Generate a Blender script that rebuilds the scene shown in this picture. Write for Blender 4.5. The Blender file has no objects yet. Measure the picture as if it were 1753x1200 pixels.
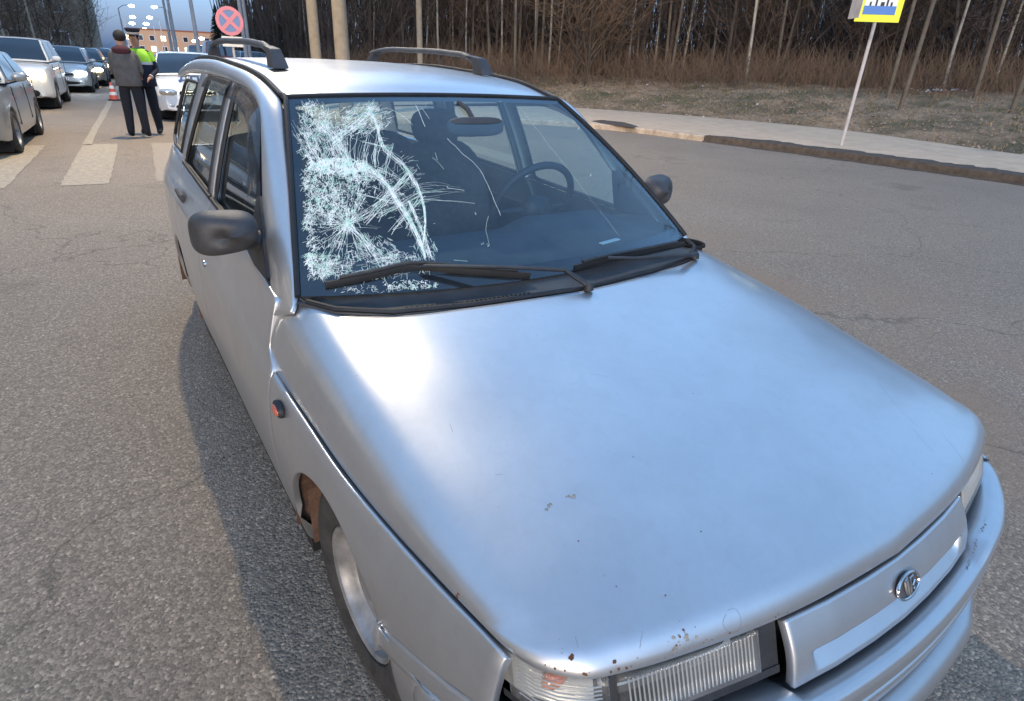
import bpy, bmesh, math, random
import numpy as np
from mathutils import Vector, Matrix
from mathutils.bvhtree import BVHTree
R_ = math.radians
random.seed(7); rng = np.random.default_rng(7)
S = bpy.context.scene
COL = S.collection

# ------------------------------------------------------------------ camera, world, sun, exposure
CAM = np.array([-1.096, -1.052, 1.501]); YAW, PIT, ROL, FPX = 0.5969, 0.4440, 0.0428, 1029.5
_cy, _sy, _cp, _sp = math.cos(YAW), math.sin(YAW), math.cos(PIT), math.sin(PIT)
CF = np.array([_sy*_cp, _cy*_cp, -_sp]); _r = np.array([_cy, -_sy, 0.0]); _u = np.cross(_r, CF)
CR = _r*math.cos(ROL)+_u*math.sin(ROL); CU = -_r*math.sin(ROL)+_u*math.cos(ROL)
cd = bpy.data.cameras.new('camera'); co = bpy.data.objects.new('camera', cd); COL.objects.link(co)
m = Matrix.Identity(4)
for i in range(3):
    m[i][0] = CR[i]; m[i][1] = CU[i]; m[i][2] = -CF[i]; m[i][3] = CAM[i]
co.matrix_world = m
cd.sensor_width = 36; cd.lens = FPX/1753*36; cd.clip_start = 0.02; cd.clip_end = 2000
S.camera = co
W = bpy.data.worlds.new('World'); S.world = W; W.use_nodes = True
wn = W.node_tree; bg = wn.nodes['Background']
sky = wn.nodes.new('ShaderNodeTexSky'); sky.sky_type = 'NISHITA'; sky.sun_disc = False
SUN_AZ, SUN_EL = R_(218), R_(11)          # low sun behind the camera; azimuth clockwise from +y
sky.sun_elevation = SUN_EL; sky.sun_rotation = SUN_AZ
sky.altitude = 100; sky.air_density = 1.0; sky.dust_density = 0.2; sky.ozone_density = 5.0
wt = wn.nodes.new('ShaderNodeTexCoord'); wsep = wn.nodes.new('ShaderNodeSeparateXYZ'); wr_ = wn.nodes.new('ShaderNodeValToRGB')
wn.links.new(wt.outputs['Generated'], wsep.inputs[0]); wn.links.new(wsep.outputs[2], wr_.inputs[0])
wr_.color_ramp.elements[0].position = 0.0; wr_.color_ramp.elements[0].color = (.045, .075, .185, 1)     # evening white balance: bluer towards the horizon
wr_.color_ramp.elements[1].position = .55; wr_.color_ramp.elements[1].color = (1.95, 1.38, 1.04, 1)
tint = wn.nodes.new('ShaderNodeMix'); tint.data_type = 'RGBA'; tint.blend_type = 'MULTIPLY'; tint.inputs[0].default_value = 1
wn.links.new(sky.outputs[0], tint.inputs[6]); wn.links.new(wr_.outputs[0], tint.inputs[7]); wn.links.new(tint.outputs[2], bg.inputs[0]); bg.inputs[1].default_value = 0.15
sd = bpy.data.lights.new('sun', 'SUN'); so = bpy.data.objects.new('sun', sd); COL.objects.link(so)
sd.energy = .55; sd.angle = R_(14); sd.color = (1, .82, .62)
_d = Vector((math.sin(SUN_AZ)*math.cos(SUN_EL), math.cos(SUN_AZ)*math.cos(SUN_EL), math.sin(SUN_EL)))
so.rotation_euler = _d.to_track_quat('Z', 'Y').to_euler()
vs = S.view_settings; vs.view_transform = 'Standard'; vs.look = 'None'; vs.exposure = 2.08; vs.gamma = 1
vs.use_curve_mapping = False

# ------------------------------------------------------------------ pixel helpers (photo px 1753x1200)
def ray(px, py): return CF + CR*(px-876.5)/FPX - CU*(py-600)/FPX
def hit(px, py, ax, val):
    d = ray(px, py); return CAM + d*((val-CAM[ax])/d[ax])
def gnd(px, py, z=0.0): return hit(px, py, 2, z)
def at_az(az, dist, z=0):    # a ground point by compass angle and distance
    return (CAM[0]+dist*math.sin(R_(az)), CAM[1]+dist*math.cos(R_(az)), z)

# ------------------------------------------------------------------ tagging
def tag(o, label=None, cat=None, group=None, kind=None):
    if label: o['label'] = label
    if cat: o['category'] = cat
    if group: o['group'] = group
    if kind: o['kind'] = kind
    return o
def empty(name, loc=(0, 0, 0), rz=0.0, **k):
    o = bpy.data.objects.new(name, None); COL.objects.link(o); o.location = loc; o.rotation_euler = (0, 0, rz)
    o.empty_display_size = .2
    return tag(o, **k)
def link(name, me, parent=None, **k):
    o = bpy.data.objects.new(name, me); COL.objects.link(o)
    if parent: o.parent = parent
    return tag(o, **k)
def copy_tree(o, parent=None):
    c = o.copy(); COL.objects.link(c)
    if parent: c.parent = parent
    for ch in [x for x in bpy.data.objects if x.parent is o]: copy_tree(ch, c)
    return c

# ------------------------------------------------------------------ materials
MATS = {}
class NT:
    def __init__(s, m): s.t = m.node_tree; s.n = s.t.nodes; s.l = s.t.links
    def add(s, ty, **k):
        n = s.n.new(ty)
        for a, b in k.items():
            if a.startswith('i_'):
                key = a[2:]; key = int(key) if key.isdigit() else key.replace('_', ' ')
                n.inputs[key].default_value = b
            else: setattr(n, a, b)
        return n
    def lk(s, a, b): s.l.new(a, b)
    def ramp(s, fac, stops):
        r = s.n.new('ShaderNodeValToRGB'); e = r.color_ramp.elements
        while len(e) < len(stops): e.new(.5)
        for q, (p, c) in zip(e, stops): q.position = p; q.color = (c[0], c[1], c[2], 1) if hasattr(c, '__len__') else (c, c, c, 1)
        s.lk(fac, r.inputs[0]); return r
def pm(name, col, rough=.5, metal=0, coat=0, coat_r=.05, spec=.5, emit=None, es=0, var=0, vscale=8, bump=0, bscale=60, coord='Object', alpha=1):
    """principled material with a little procedural variation"""
    if name in MATS: return MATS[name]
    m = bpy.data.materials.new(name); m.use_nodes = True; t = NT(m); b = t.n['Principled BSDF']
    b.inputs['Base Color'].default_value = (*col, 1); b.inputs['Roughness'].default_value = rough
    b.inputs['Metallic'].default_value = metal; b.inputs['Coat Weight'].default_value = coat
    b.inputs['Coat Roughness'].default_value = coat_r; b.inputs['Specular IOR Level'].default_value = spec
    b.inputs['Alpha'].default_value = alpha
    if emit: b.inputs['Emission Color'].default_value = (*emit, 1); b.inputs['Emission Strength'].default_value = es
    tc = t.add('ShaderNodeTexCoord')
    if var:
        n = t.add('ShaderNodeTexNoise', i_Scale=vscale, i_Detail=6.0, i_Roughness=.65); t.lk(tc.outputs[coord], n.inputs['Vector'])
        a = tuple(max(0, c*(1-var)) for c in col); c2 = tuple(min(1, c*(1+var)) for c in col)
        r = t.ramp(n.outputs[0], [(.3, a), (.7, c2)]); t.lk(r.outputs[0], b.inputs['Base Color'])
    if bump:
        n = t.add('ShaderNodeTexNoise', i_Scale=bscale, i_Detail=4.0); t.lk(tc.outputs[coord], n.inputs['Vector'])
        bp = t.add('ShaderNodeBump', i_Strength=bump, i_Distance=.01); t.lk(n.outputs[0], bp.inputs['Height']); t.lk(bp.outputs[0], b.inputs['Normal'])
    MATS[name] = m; return m

def silver_paint():
    m = bpy.data.materials.new('silver_paint'); m.use_nodes = True; t = NT(m); b = t.n['Principled BSDF']
    tc = t.add('ShaderNodeTexCoord')
    big = t.add('ShaderNodeTexNoise', i_Scale=3.2, i_Detail=7.0, i_Roughness=.62); t.lk(tc.outputs['Object'], big.inputs['Vector'])
    fine = t.add('ShaderNodeTexNoise', i_Scale=95.0, i_Detail=5.0, i_Roughness=.7); t.lk(tc.outputs['Object'], fine.inputs['Vector'])
    c = t.ramp(big.outputs[0], [(.30, (.55, .555, .565)), (.70, (.63, .635, .642))])
    # dust near the bottom of the body: more of it where noise is high
    sp = t.add('ShaderNodeSeparateXYZ'); t.lk(tc.outputs['Object'], sp.inputs[0])
    mr = t.add('ShaderNodeMapRange', i_1=.62, i_2=.18, i_3=0.0, i_4=.75); t.lk(sp.outputs[2], mr.inputs[0])
    mu = t.add('ShaderNodeMath', operation='MULTIPLY'); t.lk(mr.outputs[0], mu.inputs[0])
    dn = t.ramp(big.outputs[0], [(.35, .35), (.65, 1.0)]); t.lk(dn.outputs[0], mu.inputs[1])
    mx = t.add('ShaderNodeMix', data_type='RGBA'); t.lk(mu.outputs[0], mx.inputs[0]); t.lk(c.outputs[0], mx.inputs[6])
    mx.inputs[7].default_value = (.20, .18, .155, 1)
    # dull grime in cloudy smears
    gn = t.add('ShaderNodeTexNoise', i_Scale=19.0, i_Detail=9.0, i_Roughness=.8); gn.inputs['Distortion'].default_value = .5; t.lk(tc.outputs['Object'], gn.inputs['Vector'])
    gr_ = t.ramp(gn.outputs[0], [(.46, .0), (.78, .20)]); gm = t.add('ShaderNodeMix', data_type='RGBA'); t.lk(gr_.outputs[0], gm.inputs[0]); t.lk(mx.outputs[2], gm.inputs[6]); gm.inputs[7].default_value = (.36, .335, .30, 1); mx = gm
    # specks of dirt
    v = t.add('ShaderNodeTexVoronoi', i_Scale=34.0); v.feature = 'F1'; t.lk(tc.outputs['Object'], v.inputs['Vector'])
    vr = t.ramp(v.outputs['Distance'], [(.035, 1.0), (.075, 0.0)])
    sn = t.add('ShaderNodeTexNoise', i_Scale=7.0, i_Detail=2.0); t.lk(tc.outputs['Object'], sn.inputs['Vector'])
    sr = t.ramp(sn.outputs[0], [(.55, 0.0), (.66, .8)])
    m2 = t.add('ShaderNodeMath', operation='MULTIPLY'); t.lk(vr.outputs[0], m2.inputs[0]); t.lk(sr.outputs[0], m2.inputs[1])
    mx2 = t.add('ShaderNodeMix', data_type='RGBA'); t.lk(m2.outputs[0], mx2.inputs[0]); t.lk(mx.outputs[2], mx2.inputs[6])
    mx2.inputs[7].default_value = (.17, .15, .13, 1)
    t.lk(mx2.outputs[2], b.inputs['Base Color'])
    b.inputs['Metallic'].default_value = .86
    rr = t.add('ShaderNodeMapRange', i_1=.3, i_2=.7, i_3=.38, i_4=.42); t.lk(fine.outputs[0], rr.inputs[0]); t.lk(rr.outputs[0], b.inputs['Roughness'])
    b.inputs['Coat Weight'].default_value = .55
    cr = t.add('ShaderNodeMapRange', i_1=.35, i_2=.65, i_3=.09, i_4=.15); t.lk(big.outputs[0], cr.inputs[0]); t.lk(cr.outputs[0], b.inputs['Coat Roughness'])
    bp = t.add('ShaderNodeBump', i_Strength=.02, i_Distance=.002); t.lk(fine.outputs[0], bp.inputs['Height']); t.lk(bp.outputs[0], b.inputs['Normal'])
    return m
M_PAINT = silver_paint()
M_BLACKPL = pm('black_plastic', (.022, .022, .024), .55, var=.35, vscale=25, bump=.25, bscale=350)
M_GREYPL = pm('weathered_plastic', (.045, .044, .045), .50, var=.4, vscale=9, bump=.2, bscale=300)
M_RUBBER = pm('rubber', (.012, .012, .013), .62, var=.4, vscale=20)
M_TYRE = pm('tyre_rubber', (.035, .032, .029), .85, var=.5, vscale=14, bump=.5, bscale=90)
M_RIM = pm('steel_rim', (.27, .265, .26), .5, metal=.5, var=.45, vscale=9)
M_BAY = pm('engine_bay_black', (.006, .006, .006), .9)
M_LINER = pm('rusty_wheel_arch', (.085, .045, .028), .9, var=.6, vscale=16, bump=.6, bscale=40)
M_INT = pm('interior_trim', (.045, .05, .06), .75, var=.25, vscale=12)
M_SEAT = pm('seat_cloth', (.055, .055, .06), .95, var=.3, vscale=30, bump=.3, bscale=200)
M_CHROME = pm('chrome', (.62, .62, .62), .18, metal=1)
M_RUST = pm('rust', (.13, .05, .02), .9, var=.5, vscale=60)
M_CHIP = pm('bare_chip', (.28, .25, .21), .8, var=.5, vscale=80)
M_SCRATCH = pm('scratch', (.22, .21, .20), .7)
M_FRIT = pm('black_glass_border', (.008, .009, .012), .12)
M_INNER = pm('inner_sheet_metal', (.20, .20, .205), .6, var=.2)

def glass_mat(name, tint, extra=.0, rough=0.0, ior=1.5, wave=0, dcol=(.30, .34, .36)):
    m = bpy.data.materials.new(name); m.use_nodes = True; t = NT(m); t.n.remove(t.n['Principled BSDF'])
    out = t.n['Material Output']
    tr = t.add('ShaderNodeBsdfTransparent'); tr.inputs[0].default_value = (*tint, 1)
    gl = t.add('ShaderNodeBsdfGlossy'); gl.inputs['Roughness'].default_value = rough
    df = t.add('ShaderNodeBsdfDiffuse'); df.inputs[0].default_value = (*dcol, 1)
    ge = t.add('ShaderNodeNewGeometry'); dt = t.add('ShaderNodeVectorMath', operation='DOT_PRODUCT'); t.lk(ge.outputs['Normal'], dt.inputs[0]); t.lk(ge.outputs['Incoming'], dt.inputs[1])
    ab = t.add('ShaderNodeMath', operation='ABSOLUTE'); t.lk(dt.outputs['Value'], ab.inputs[0])
    om = t.add('ShaderNodeMath', operation='SUBTRACT', i_0=1.0, use_clamp=True); t.lk(ab.outputs[0], om.inputs[1])
    pw = t.add('ShaderNodeMath', operation='POWER', i_1=5.0); t.lk(om.outputs[0], pw.inputs[0])
    f0 = ((ior-1)/(ior+1))**2
    fr = t.add('ShaderNodeMapRange', i_1=0.0, i_2=1.0, i_3=f0, i_4=1.0); t.lk(pw.outputs[0], fr.inputs[0])
    mx = t.add('ShaderNodeMixShader'); t.lk(fr.outputs[0], mx.inputs[0]); t.lk(tr.outputs[0], mx.inputs[1]); t.lk(gl.outputs[0], mx.inputs[2])
    tc = t.add('ShaderNodeTexCoord')
    n = t.add('ShaderNodeTexNoise', i_Scale=5.0, i_Detail=8.0, i_Roughness=.7); t.lk(tc.outputs['Object'], n.inputs['Vector'])
    r = t.add('ShaderNodeMapRange', i_1=.35, i_2=.75, i_3=extra*.3, i_4=extra*1.6); t.lk(n.outputs[0], r.inputs[0])
    m2 = t.add('ShaderNodeMixShader'); t.lk(r.outputs[0], m2.inputs[0]); t.lk(mx.outputs[0], m2.inputs[1]); t.lk(df.outputs[0], m2.inputs[2])
    if wave:
        w = t.add('ShaderNodeTexWave', i_Scale=wave, i_Distortion=.4); w.bands_direction = 'X'; t.lk(tc.outputs['Object'], w.inputs['Vector'])
        bp = t.add('ShaderNodeBump', i_Strength=.6, i_Distance=.004); t.lk(w.outputs[0], bp.inputs['Height'])
        t.lk(bp.outputs[0], gl.inputs['Normal'])
    t.lk(m2.outputs[0], out.inputs[0]); return m
M_WSHIELD = glass_mat('windshield_glass', (.60, .82, .92), .05, ior=2.0)
M_SIDEGL = glass_mat('side_window_glass', (.78, .84, .82), .04, ior=1.6)
M_LENS = glass_mat('headlight_lens', (.90, .92, .92), .16, rough=.10, wave=62, dcol=(.72, .70, .66), ior=1.7)  # whitish diffuse share stands in for sky reflection the lens does not catch
M_VISOR = glass_mat('smoked_visor', (.30, .28, .30), .10, rough=.05, ior=1.5)

# ------------------------------------------------------------------ curve and surface tools
def herm(P, t, closed=False):
    """smooth interpolation through P (n,d) at fractions t of its chord length"""
    P = np.asarray(P, float); n = len(P)
    if n == 1: return np.repeat(P, len(t), 0)
    d = np.linalg.norm(np.diff(P, axis=0), axis=1); d = np.maximum(d, 1e-6)
    k = np.concatenate([[0], np.cumsum(d)]); k /= k[-1]
    return hermk(P, k, t)
def hermk(P, k, t):
    P = np.asarray(P, float); k = np.asarray(k, float); n = len(P); t = np.asarray(t, float)
    if n == 2:
        w = ((t-k[0])/(k[1]-k[0]))[:, None]; return P[0]*(1-w)+P[1]*w
    sl = (P[1:]-P[:-1])/(k[1:]-k[:-1])[:, None]
    T = np.zeros_like(P); h = (k[1:]-k[:-1])[:, None]
    T[1:-1] = (sl[:-1]*h[1:]+sl[1:]*h[:-1])/(h[:-1]+h[1:])
    T[0] = sl[0]*1.5-T[1]*.5; T[-1] = sl[-1]*1.5-T[-2]*.5
    i = np.clip(np.searchsorted(k, t, 'right')-1, 0, n-2)
    hh = (k[i+1]-k[i])[:, None]; s = ((t-k[i])[:, None])/hh
    return ((2*s**3-3*s**2+1)*P[i]+(s**3-2*s**2+s)*hh*T[i]+(-2*s**3+3*s**2)*P[i+1]+(s**3-s**2)*hh*T[i+1])
def loft(rows, nu, nv):
    """rows: list of control polylines (same length). returns (nu,nv,3): u across rows, v along them"""
    A = np.asarray(rows, float); tv = np.linspace(0, 1, nv)
    L = np.stack([herm(r, tv) for r in A])                       # rows x nv x 3
    d = np.linalg.norm(np.diff(L, axis=0), axis=2).mean(1); k = np.concatenate([[0], np.cumsum(np.maximum(d, 1e-6))]); k /= k[-1]
    tu = np.linspace(0, 1, nu)
    return np.stack([hermk(L[:, j], k, tu) for j in range(nv)], 1)
def mesh(name, V, Fc, mats, smooth=True, midx=None, sharp=None):
    me = bpy.data.meshes.new(name); me.from_pydata([tuple(map(float, v)) for v in V], [], Fc)
    for mm in (mats if isinstance(mats, (list, tuple)) else [mats]): me.materials.append(mm)
    if smooth:
        me.polygons.foreach_set('use_smooth', [True]*len(me.polygons))
    if midx is not None: me.polygons.foreach_set('material_index', midx)
    me.update()
    if smooth and sharp: me.set_sharp_from_angle(angle=R_(sharp))
    return me
def gnormals(G):
    a = np.gradient(G, axis=0); b = np.gradient(G, axis=1); n = np.cross(a, b); l = np.linalg.norm(n, axis=2, keepdims=True)
    return n/np.maximum(l, 1e-9)
def grid_faces(nu, nv, off=0, flip=False):
    F = []
    for i in range(nu-1):
        for j in range(nv-1):
            a = off+i*nv+j; q = [a, a+nv, a+nv+1, a+1]
            F.append(q[::-1] if flip else q)
    return F
CEN = np.array([0, 1.2, .7])
def panel(name, G, mat, parent=None, lip=.012, roll=.003, cen=CEN, outward=None, keep=False, **k):
    """sheet-metal panel: a surface with rolled edges that turn inwards"""
    G = np.asarray(G, float); nu, nv = G.shape[:2]; N = gnormals(G)
    mc = G.reshape(-1, 3).mean(0); od = outward if outward is not None else mc-cen
    flip = float((N.reshape(-1, 3).mean(0)*od).sum()) < 0
    if flip: N = -N
    V = G.reshape(-1, 3).tolist(); F = grid_faces(nu, nv, 0, flip)
    if lip:
        ring = [(i, 0) for i in range(nu)]+[(nu-1, j) for j in range(1, nv)]+[(i, nv-1) for i in range(nu-2, -1, -1)]+[(0, j) for j in range(nv-2, 0, -1)]
        n = len(ring); base = len(V)
        gi = lambda q: q[0]*nv+q[1]
        for lev, (dn, to) in enumerate([(roll, roll*.8), (lip, roll*.8)]):
            for (i, j) in ring:
                p = G[i, j]; ii = 1 if i == 0 else (nu-2 if i == nu-1 else i); jj = 1 if j == 0 else (nv-2 if j == nv-1 else j)
                t = p-G[ii, jj]; t = t/max(np.linalg.norm(t), 1e-9)
                V.append((p-N[i, j]*dn+t*to).tolist())
        for a in range(n):
            b = (a+1) % n
            q1 = [gi(ring[a]), gi(ring[b]), base+b, base+a]; q2 = [base+a, base+b, base+n+b, base+n+a]
            if not flip: q1 = q1[::-1]; q2 = q2[::-1]
            F += [q1[::-1], q2[::-1]] if True else []
    me = mesh(name, V, F, mat, sharp=None)
    bm = bmesh.new(); bm.from_mesh(me); bmesh.ops.recalc_face_normals(bm, faces=bm.faces)
    # keep outward
    f = bm.faces[:] and min(bm.faces, key=lambda f: (f.calc_center_median()-Vector(mc)).length)
    if f and f.normal.dot(Vector(od)) < 0: bmesh.ops.reverse_faces(bm, faces=bm.faces)
    bm.to_mesh(me); bm.free()
    o = link(name, me, parent, **k)
    if keep: return o, G
    return o
def mir(G): H = np.array(G, float).copy(); H[..., 0] *= -1; return H
class MB:
    """mesh builder collecting simple solids into one mesh"""
    def __init__(s): s.V = []; s.F = []; s.M = []
    def add(s, V, F, mi=0):
        o = len(s.V); s.V += [tuple(map(float, v)) for v in V]; s.F += [[o+i for i in f] for f in F]; s.M += [mi]*len(F); return s
    def box(s, c, d, rz=0, mi=0, rx=0, ry=0, taper=1):
        c = Vector(c); V = []; rot = Matrix.Rotation(rz, 3, 'Z') @ Matrix.Rotation(ry, 3, 'Y') @ Matrix.Rotation(rx, 3, 'X')
        for z in (-1, 1):
            for y in (-1, 1):
                for x in (-1, 1):
                    tt = taper if z > 0 else 1
                    V.append(c+rot @ Vector((x*d[0]/2*tt, y*d[1]/2*tt, z*d[2]/2)))
        return s.add(V, [[0, 2, 3, 1], [4, 5, 7, 6], [0, 1, 5, 4], [2, 6, 7, 3], [0, 4, 6, 2], [1, 3, 7, 5]], mi)
    def tube(s, pts, r, n=8, mi=0, cap=True, flat=1.0, up=(0, 0, 1)):
        P = [Vector(p) for p in pts]; k = len(P); rr = r if hasattr(r, '__len__') else [r]*k; V = []; F = []
        for i, p in enumerate(P):
            t = (P[min(i+1, k-1)]-P[max(i-1, 0)]);
            if t.length < 1e-9: t = Vector((0, 0, 1))
            t.normalize(); u = Vector(up)
            if abs(t.dot(u)) > .97: u = Vector((0, 1, 0)) if abs(t.y) < .9 else Vector((1, 0, 0))
            a = t.cross(u).normalized(); b = a.cross(t)
            for q in range(n):
                th = 2*math.pi*q/n; V.append(p+a*math.cos(th)*rr[i]+b*math.sin(th)*rr[i]*flat)
        for i in range(k-1):
            for q in range(n): F.append([i*n+q, i*n+(q+1) % n, (i+1)*n+(q+1) % n, (i+1)*n+q])
        if cap: F.append(list(range(n))[::-1]); F.append([(k-1)*n+q for q in range(n)])
        return s.add(V, F, mi)
    def lathe(s, prof, c, axis='Z', n=32, mi=0, sc=(1, 1)):
        """prof: (radius, height) pairs round an axis through c"""
        V = []; F = []; k = len(prof)
        for (r, h) in prof:
            for q in range(n):
                th = 2*math.pi*q/n; a, b = r*math.cos(th)*sc[0], r*math.sin(th)*sc[1]
                V.append({'Z': (c[0]+a, c[1]+b, c[2]+h), 'X': (c[0]+h, c[1]+a, c[2]+b), 'Y': (c[0]+a, c[1]+h, c[2]+b)}[axis])
        for i in range(k-1):
            for q in range(n): F.append([i*n+q, i*n+(q+1) % n, (i+1)*n+(q+1) % n, (i+1)*n+q])
        return s.add(V, F, mi)
    def grid(s, G, mi=0, flip=False):
        G = np.asarray(G); nu, nv = G.shape[:2]; return s.add(G.reshape(-1, 3), grid_faces(nu, nv, 0, flip), mi)
    def ell(s, c, r, n=16, k=10, mi=0, p=2.0, rot=None):
        """super-ellipsoid"""
        V = []; F = []
        def sg(v, e): return math.copysign(abs(v)**e, v)
        e = 2/p
        for i in range(k+1):
            ph = -math.pi/2+math.pi*i/k
            for q in range(n):
                th = 2*math.pi*q/n
                v = Vector((r[0]*sg(math.cos(ph), e)*sg(math.cos(th), e), r[1]*sg(math.cos(ph), e)*sg(math.sin(th), e), r[2]*sg(math.sin(ph), e)))
                if rot: v = rot @ v
                V.append(Vector(c)+v)
        for i in range(k):
            for q in range(n): F.append([i*n+q, i*n+(q+1) % n, (i+1)*n+(q+1) % n, (i+1)*n+q])
        return s.add(V, F, mi)
    def build(s, name, mats, parent=None, smooth=True, sharp=38, weld=False, bevel=0, recalc=True, **k):
        me = mesh(name, s.V, s.F, mats, smooth, s.M)
        bm = bmesh.new(); bm.from_mesh(me)
        if weld: bmesh.ops.remove_doubles(bm, verts=bm.verts, dist=1e-5)
        if bevel:
            es = [e for e in bm.edges if len(e.link_faces) == 2 and e.calc_face_angle(0) > R_(30)]
            bmesh.ops.bevel(bm, geom=es, offset=bevel, segments=2, affect='EDGES', profile=.6)
        if recalc: bmesh.ops.recalc_face_normals(bm, faces=bm.faces)
        bm.to_mesh(me); bm.free()
        if smooth:
            me.polygons.foreach_set('use_smooth', [True]*len(me.polygons))
            if sharp: me.set_sharp_from_angle(angle=R_(sharp))
        return link(name, me, parent, **k)
# ------------------------------------------------------------------ ground, road, kerb, pavement, verge
RD = np.array([math.sin(R_(4.1)), math.cos(R_(4.1))]); RN = np.array([RD[1], -RD[0]])    # road direction, its right-hand normal
def asphalt_mat(name, base, tint=True):
    m = bpy.data.materials.new(name); m.use_nodes = True; t = NT(m); b = t.n['Principled BSDF']
    tc = t.add('ShaderNodeTexCoord')
    big = t.add('ShaderNodeTexNoise', i_Scale=.45, i_Detail=6.0, i_Roughness=.6); t.lk(tc.outputs['Object'], big.inputs['Vector'])
    mid = t.add('ShaderNodeTexNoise', i_Scale=38.0, i_Detail=6.0, i_Roughness=.75); t.lk(tc.outputs['Object'], mid.inputs['Vector'])
    vor = t.add('ShaderNodeTexVoronoi', i_Scale=125.0); t.lk(tc.outputs['Object'], vor.inputs['Vector'])
    a = t.ramp(big.outputs[0], [(.25, tuple(c*.86 for c in base)), (.75, tuple(c*1.14 for c in base))])
    s = t.ramp(vor.outputs['Color'], [(.0, .45), (.62, .88), (.82, 1.18), (1, 1.9)])
    mu = t.add('ShaderNodeMix', data_type='RGBA', blend_type='MULTIPLY'); mu.inputs[0].default_value = 1
    t.lk(a.outputs[0], mu.inputs[6]); t.lk(s.outputs[0], mu.inputs[7])
    s2 = t.ramp(mid.outputs[0], [(.28, .62), (.5, 1.0), (.72, 1.35)])
    mu2 = t.add('ShaderNodeMix', data_type='RGBA', blend_type='MULTIPLY'); mu2.inputs[0].default_value = 1
    t.lk(mu.outputs[2], mu2.inputs[6]); t.lk(s2.outputs[0], mu2.inputs[7]); last = mu2.outputs[2]
    if tint:   # brownish sand dust in the bus bay at the right
        sp = t.add('ShaderNodeSeparateXYZ'); t.lk(tc.outputs['Object'], sp.inputs[0])
        r1 = t.add('ShaderNodeMapRange', i_1=1.0, i_2=2.2, i_3=0.0, i_4=1.0); t.lk(sp.outputs[0], r1.inputs[0])
        r2 = t.add('ShaderNodeMapRange', i_1=4.6, i_2=3.0, i_3=0.1, i_4=1.0); t.lk(sp.outputs[0], r2.inputs[0])
        n2 = t.add('ShaderNodeTexNoise', i_Scale=.8, i_Detail=5.0); n2.inputs['Distortion'].default_value = .6
        t.lk(tc.outputs['Object'], n2.inputs['Vector']); r3 = t.ramp(n2.outputs[0], [(.36, .0), (.60, .75)])
        x1 = t.add('ShaderNodeMath', operation='MULTIPLY'); t.lk(r1.outputs[0], x1.inputs[0]); t.lk(r2.outputs[0], x1.inputs[1])
        x2 = t.add('ShaderNodeMath', operation='MULTIPLY'); t.lk(x1.outputs[0], x2.inputs[0]); t.lk(r3.outputs[0], x2.inputs[1])
        mx = t.add('ShaderNodeMix', data_type='RGBA'); t.lk(x2.outputs[0], mx.inputs[0]); t.lk(last, mx.inputs[6]); mx.inputs[7].default_value = (.27, .18, .115, 1)
        last = mx.outputs[2]
    # hairline cracks and dark oily stains
    dn = t.add('ShaderNodeTexNoise', i_Scale=1.6, i_Detail=5.0); t.lk(tc.outputs['Object'], dn.inputs['Vector'])
    va = t.add('ShaderNodeMix', data_type='RGBA', blend_type='LINEAR_LIGHT'); va.inputs[0].default_value = .35; t.lk(tc.outputs['Object'], va.inputs[6]); t.lk(dn.outputs['Color'], va.inputs[7])
    ve = t.add('ShaderNodeTexVoronoi', i_Scale=.33); ve.feature = 'DISTANCE_TO_EDGE'; t.lk(va.outputs[2], ve.inputs['Vector'])
    ce = t.ramp(ve.outputs['Distance'], [(.0010, .6), (.0034, 1.0)])
    st = t.add('ShaderNodeTexNoise', i_Scale=.9, i_Detail=4.0, i_Roughness=.55); t.lk(tc.outputs['Object'], st.inputs['Vector']); sr_ = t.ramp(st.outputs[0], [(.60, 1.0), (.74, .68)])
    for q_ in (ce, sr_):
        mm_ = t.add('ShaderNodeMix', data_type='RGBA', blend_type='MULTIPLY'); mm_.inputs[0].default_value = 1; t.lk(last, mm_.inputs[6]); t.lk(q_.outputs[0], mm_.inputs[7]); last = mm_.outputs[2]
    t.lk(last, b.inputs['Base Color'])
    rr = t.add('ShaderNodeMapRange', i_1=.3, i_2=.7, i_3=.62, i_4=.85); t.lk(mid.outputs[0], rr.inputs[0]); t.lk(rr.outputs[0], b.inputs['Roughness'])
    ad = t.add('ShaderNodeMath', operation='ADD'); t.lk(vor.outputs['Distance'], ad.inputs[0]); t.lk(mid.outputs[0], ad.inputs[1])
    bp = t.add('ShaderNodeBump', i_Strength=.6, i_Distance=.005); bp.invert = True; t.lk(ad.outputs[0], bp.inputs['Height']); t.lk(bp.outputs[0], b.inputs['Normal'])
    return m
M_ASPH = asphalt_mat('asphalt', (.29, .228, .168))
M_SIDEW = pm('pavement_concrete', (.56, .41, .28), .9, var=.16, vscale=3, bump=.5, bscale=60)
M_KERB = pm('kerb_concrete', (.42, .33, .25), .9, var=.35, vscale=6, bump=.5, bscale=50)
M_DIRT = pm('gutter_dirt', (.075, .056, .042), .95, var=.45, vscale=9, bump=.9, bscale=50)
def paint_mark(name, col):
    m = bpy.data.materials.new(name); m.use_nodes = True; t = NT(m); b = t.n['Principled BSDF']; tc = t.add('ShaderNodeTexCoord')
    n = t.add('ShaderNodeTexNoise', i_Scale=14.0, i_Detail=9.0, i_Roughness=.8); t.lk(tc.outputs['Object'], n.inputs['Vector'])
    r = t.ramp(n.outputs[0], [(.42, (.29, .228, .168)), (.60, col), (.8, tuple(c*1.15 for c in col))]); t.lk(r.outputs[0], b.inputs['Base Color'])
    b.inputs['Roughness'].default_value = .7
    bp = t.add('ShaderNodeBump', i_Strength=.5, i_Distance=.006); t.lk(n.outputs[0], bp.inputs['Height']); t.lk(bp.outputs[0], b.inputs['Normal']); return m
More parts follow.
